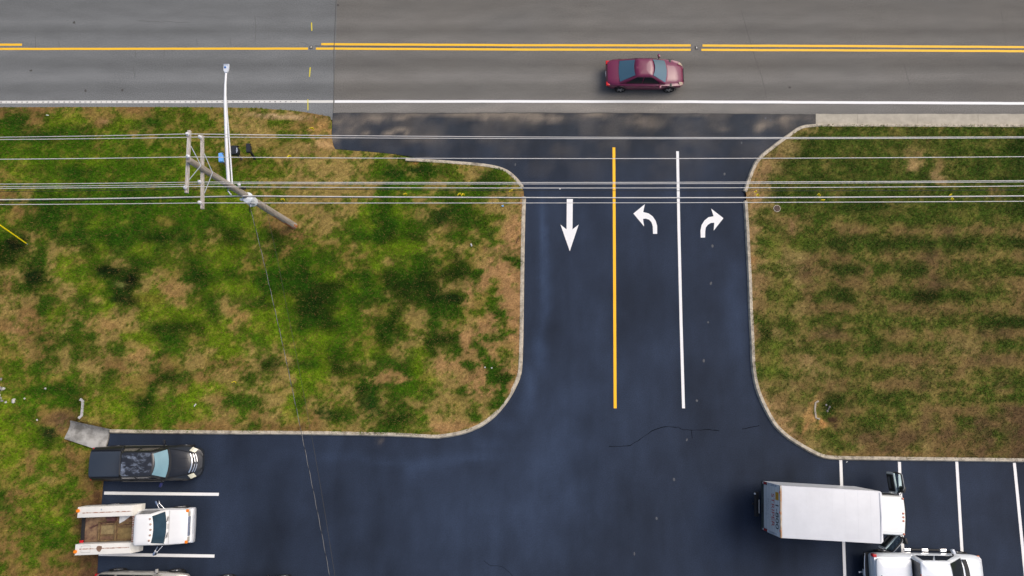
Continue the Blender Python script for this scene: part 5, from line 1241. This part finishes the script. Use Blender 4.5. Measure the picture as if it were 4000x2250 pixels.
for s_ in (-1, 1):
    sd__ = 'L' if s_ > 0 else 'R'
    cab.glass('side_window', sd__, .08, .46, .10, .84, M_GLASS, sp, skew=.03); cab.glass('side_window', sd__, .48, .88, .10, .84, M_GLASS, sp, skew=.02)
    bd_ = bpy.data.objects.new('running_board', None); COL.objects.link(bd_); bd_.parent = sp
    bar('board_tube', [(-.75, s_ * 1.08, .42), (1.35, s_ * 1.08, .42)], .055, M_DARK, bd_)
    for x in (-.62, .25, 1.15): slab('step_pad', x - .16, x + .16, s_ * 1.08 - .065, s_ * 1.08 + .065, .45, .485, M_CHROME, bd_, .01)
    for x in (-.25, .72): bar('door_handle', [(x, s_ * 1.0, .98), (x + .10, s_ * 1.025, .99), (x + .22, s_ * 1.0, .98)], .028, M_CHROME, sp)
    slab('tail_light', -2.68, -2.50, s_ * .90 - .07, s_ * .90 + .07, .95, 1.19, M_RED, sp, .02)
    t = bpy.data.objects.new('mirror', None); COL.objects.link(t); t.parent = sp; t.location = (1.22, s_ * 1.0, 1.15)
    slab('housing', -.07, .06, -.11, .11, -.06, .12, mat('mirror_cap', (.66, .70, .75), .25), t, .03, at=(-.02, s_ * .16, .05), rz=s_ * .4); slab('mirror_stalk', -.03, .05, -.06, .06, -.03, .02, M_DARK, t, .01)
    slab('turn_signal', 2.58, 2.70, s_ * .86 - .05, s_ * .86 + .05, .74, .82, M_AMBER, sp, .015)
    m = MB(); m.patch([(2.48, s_ * .66, 1.03), (2.71, s_ * .56, .93), (2.79, s_ * .74, .80), (2.59, s_ * .90, .90)] if s_ < 0 else [(2.71, s_ * .56, .93), (2.48, s_ * .66, 1.03), (2.59, s_ * .90, .90), (2.79, s_ * .74, .80)], 4, 3, (0, 0, .03), .03); m.build('headlight', M_PORC, sp, smooth=50)
    for x in (-1.75, 1.85): arch(sp, x, s_ * 1.002, .47); wheel(sp, x, s_ * 1.02, .40)
    seam('roof_seam', [(-.52, s_ * .69, 1.89), (.2, s_ * .70, 1.895), (.56, s_ * .69, 1.89)], .014, sp, mat('seam_dark', (.08, .1, .13), .6))
m = MB(); m.loft([ring_rect(-2.58, -.92, .79, 1.20, .12, .02, .04), ring_rect(-2.58, -.92, .79, 1.33, .12, .02, .04), ring_rect(-2.52, -.97, .73, 1.38, .10, .02, .04), ring_rect(-2.3, -1.3, .4, 1.40, .08, 0, 0)]); m.build('bed_lid', M_LID, sp, smooth=40)
m = MB(); m.lathe((-2.42, 0, 1.385), (0, 0, 1), [(0, .035), (.012, .03)], 12); m.build('lid_lock', M_DARK, sp)
slab('brake_light', -.80, -.73, -.22, .22, 1.84, 1.88, mat('third_brake_light', (.35, .12, .12), .4), sp, .01)
m = MB(); m.lathe((-.30, 0, 1.905), (0, 0, 1), [(0, .05), (.02, .045), (.03, .02)], 12); o_ = m.build('roof_antenna', mat('antenna_grey', (.12, .14, .19), .5), sp); o_.scale = (1.6, .6, 1); o_.location = (.18, 0, 0)
rb_ = bpy.data.objects.new('rear_bumper', None); COL.objects.link(rb_); rb_.parent = sp
m = MB(); m.loft([ring_rect(-2.86, -2.62, .95, .55, .08, 0, .04), ring_rect(-2.88, -2.62, .96, .62, .08, 0, .04), ring_rect(-2.86, -2.62, .95, .72, .08, 0, .04)]); m.build('bumper_shell', M_DARK, rb_, smooth=40)
bar('chrome_edge', [(-2.84, -.93, .70), (-2.90, -.4, .71), (-2.91, 0, .71), (-2.90, .4, .71), (-2.84, .93, .70)], .022, M_CHROME, rb_)
slab('number_plate', -2.925, -2.91, -.16, .16, .52, .68, M_PORC, rb_, .004)
bar('hitch_ball', [(-2.90, 0, .45), (-3.08, 0, .48), (-3.10, 0, .56)], .035, M_GALV, rb_)
m = MB(); m.loft([[(1.56 + .15 * (1 - (y / .85) ** 2), y, 1.195), (1.76 + .15 * (1 - (y / .85) ** 2), y, 1.20), (1.76 + .15 * (1 - (y / .85) ** 2), y, 1.255), (1.56 + .15 * (1 - (y / .85) ** 2), y, 1.25)] for y in [-.80 + .16 * k for k in range(11)]]); m.build('cowl', M_DARK, sp)
for a in (-.42, .42): seam('hood_crease', [(1.9, a, 1.24), (2.4, a, 1.165), (2.6, a * .95, 1.09)], .012, sp, M_SIL)

# ------------------------------------------------------------------ passenger cars
def car(name, label, loc, rz, paint, wheelr, L, W, H_, kind, glass=M_GLASS, rim=M_RIM, lights=None):
    t = thing(name, label, 'car', loc, rz); h = L / 2; w_ = W / 2; zb = .28 if kind != 'suv' else .36
    bz = H_ * (.62 if kind != 'suv' else .60); hz = bz - .06
    m = MB(); m.loft(hull([(-h, w_ * .66, zb + .18, bz * .66, bz * .72, w_ * .58, 0), (-h + .08, w_ * .84, zb + .08, bz * .82, bz * .90, w_ * .70, .01), (-h + .35, w_ * .95, zb, bz * .92, bz, w_ * .80, .02), (-h * .45, w_, zb - .04, bz * .93, bz, w_ * .84, .02), (h * .2, w_, zb - .04, bz * .92, bz, w_ * .84, .02), (h * .42, w_, zb - .03, bz * .90, hz, w_ * .80, .04),
        (h * .7, w_ * .97, zb, bz * .84, hz * .93, w_ * .74, .05), (h - .22, w_ * .88, zb + .04, bz * .72, hz * .80, w_ * .66, .04), (h - .06, w_ * .70, zb + .1, bz * .58, hz * .62, w_ * .54, .02), (h, w_ * .5, zb + .16, bz * .52, hz * .55, w_ * .4, 0)])); m.build('body', paint, t, smooth=32)
    if kind == 'suv': cb = Cab(-h + .16, h * .46, w_ * .90, bz - .02, -h + .42, h * .10, w_ * .72, H_, fb=.12, rb=.05)
    else: cb = Cab(-h * .70, h * .50, w_ * .88, bz - .02, -h * .27, h * .12, w_ * .64, H_, fb=.12, rb=.06)
    cb.shell('cabin', paint, t)
    cb.glass('windshield', 'F', -.92, .92, .08, .97, glass, t, edge=.05); cb.glass('rear_window', 'B', -.88, .88, .10, .93, glass, t, edge=.05)
    for s_ in (-1, 1):
        sd__ = 'L' if s_ > 0 else 'R'
        if kind == 'suv': cb.glass('side_window', sd__, .05, .30, .14, .84, M_GLASS, t); cb.glass('side_window', sd__, .34, .60, .14, .84, M_GLASS, t); cb.glass('side_window', sd__, .62, .90, .14, .84, M_GLASS, t, skew=.02)
        else: cb.glass('side_window', sd__, .12, .48, .12, .86, M_GLASS, t, skew=.02); cb.glass('side_window', sd__, .50, .90, .12, .86, M_GLASS, t, skew=.02)
        for x in (-h * .62, h * .62): arch(t, x, s_ * (w_ + .003), wheelr + .07); wheel(t, x, s_ * (w_ + .015), wheelr, .22, rim)
        q = bpy.data.objects.new('mirror', None); COL.objects.link(q); q.parent = t; q.location = (h * .34, s_ * w_, bz)
        slab('housing', -.06, .06, -.09, .09, -.06, .08, paint, q, .03, at=(0, s_ * .10, .03), rz=s_ * .3); slab('mirror_stalk', -.03, .03, -.05, .05, -.03, .02, M_DARK, q, .008)
        for x in (-h * .28, h * .14): bar('door_handle', [(x, s_ * w_ * .99, bz * .82), (x + .09, s_ * (w_ + .012), bz * .83), (x + .2, s_ * w_ * .99, bz * .82)], .02, paint, t)
        slab('tail_light', -h - .005, -h + .20, s_ * w_ * .76 - .12, s_ * w_ * .76 + .10, bz * .70, bz * .86, M_RED, t, .03)
        m = MB(); a, b, c_, d_ = (h - .36, s_ * w_ * .64, hz * .88), (h - .10, s_ * w_ * .58, hz * .70), (h - .09, s_ * w_ * .72, hz * .62), (h - .28, s_ * w_ * .86, hz * .77)
        m.patch([a, b, c_, d_] if s_ < 0 else [b, a, d_, c_], 4, 3, (0, 0, .03), .03); m.build('headlight', lights or M_PORC, t, smooth=50)
    slab('number_plate', -h - .012, -h + .02, -.16, .16, bz * .62, bz * .72, M_PORC, t, .004)
    slab('lower_grille', h - .06, h + .012, -.35, .35, zb + .10, zb + .24, M_DARK, t, .02)
    return t
M_BURG = mat('burgundy_paint', (0.15, 0.010, 0.05), 0.35, coat=.6)
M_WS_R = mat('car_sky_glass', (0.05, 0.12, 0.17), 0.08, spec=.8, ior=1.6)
rc = car('sedan', 'dark red sedan driving along the near lane of the road', (7.38, 18.80, .0), math.radians(-.2), M_BURG, .31, 4.35, 1.64, 1.38, 'sedan', glass=M_WS_R, lights=mat('dull_headlight', (.42, .33, .25), .25))
M_CHAMP = mat('champagne_silver_paint', (0.46, 0.44, 0.39), 0.35, metal=.35, coat=.6)
car('suv', 'champagne coloured sport utility vehicle cut by the bottom edge at left', (-18.0, -8.30, .004), math.radians(-.8), M_CHAMP, .36, 4.62, 1.86, 1.72, 'suv')
car('sedan', 'black sedan of which only a wheel shows at the bottom edge', (-12.62, -8.545, .004), math.radians(-.5), mat('gloss_black_paint', (.008, .008, .01), .25, coat=.7), .34, 4.5, 1.78, 1.42, 'sedan')
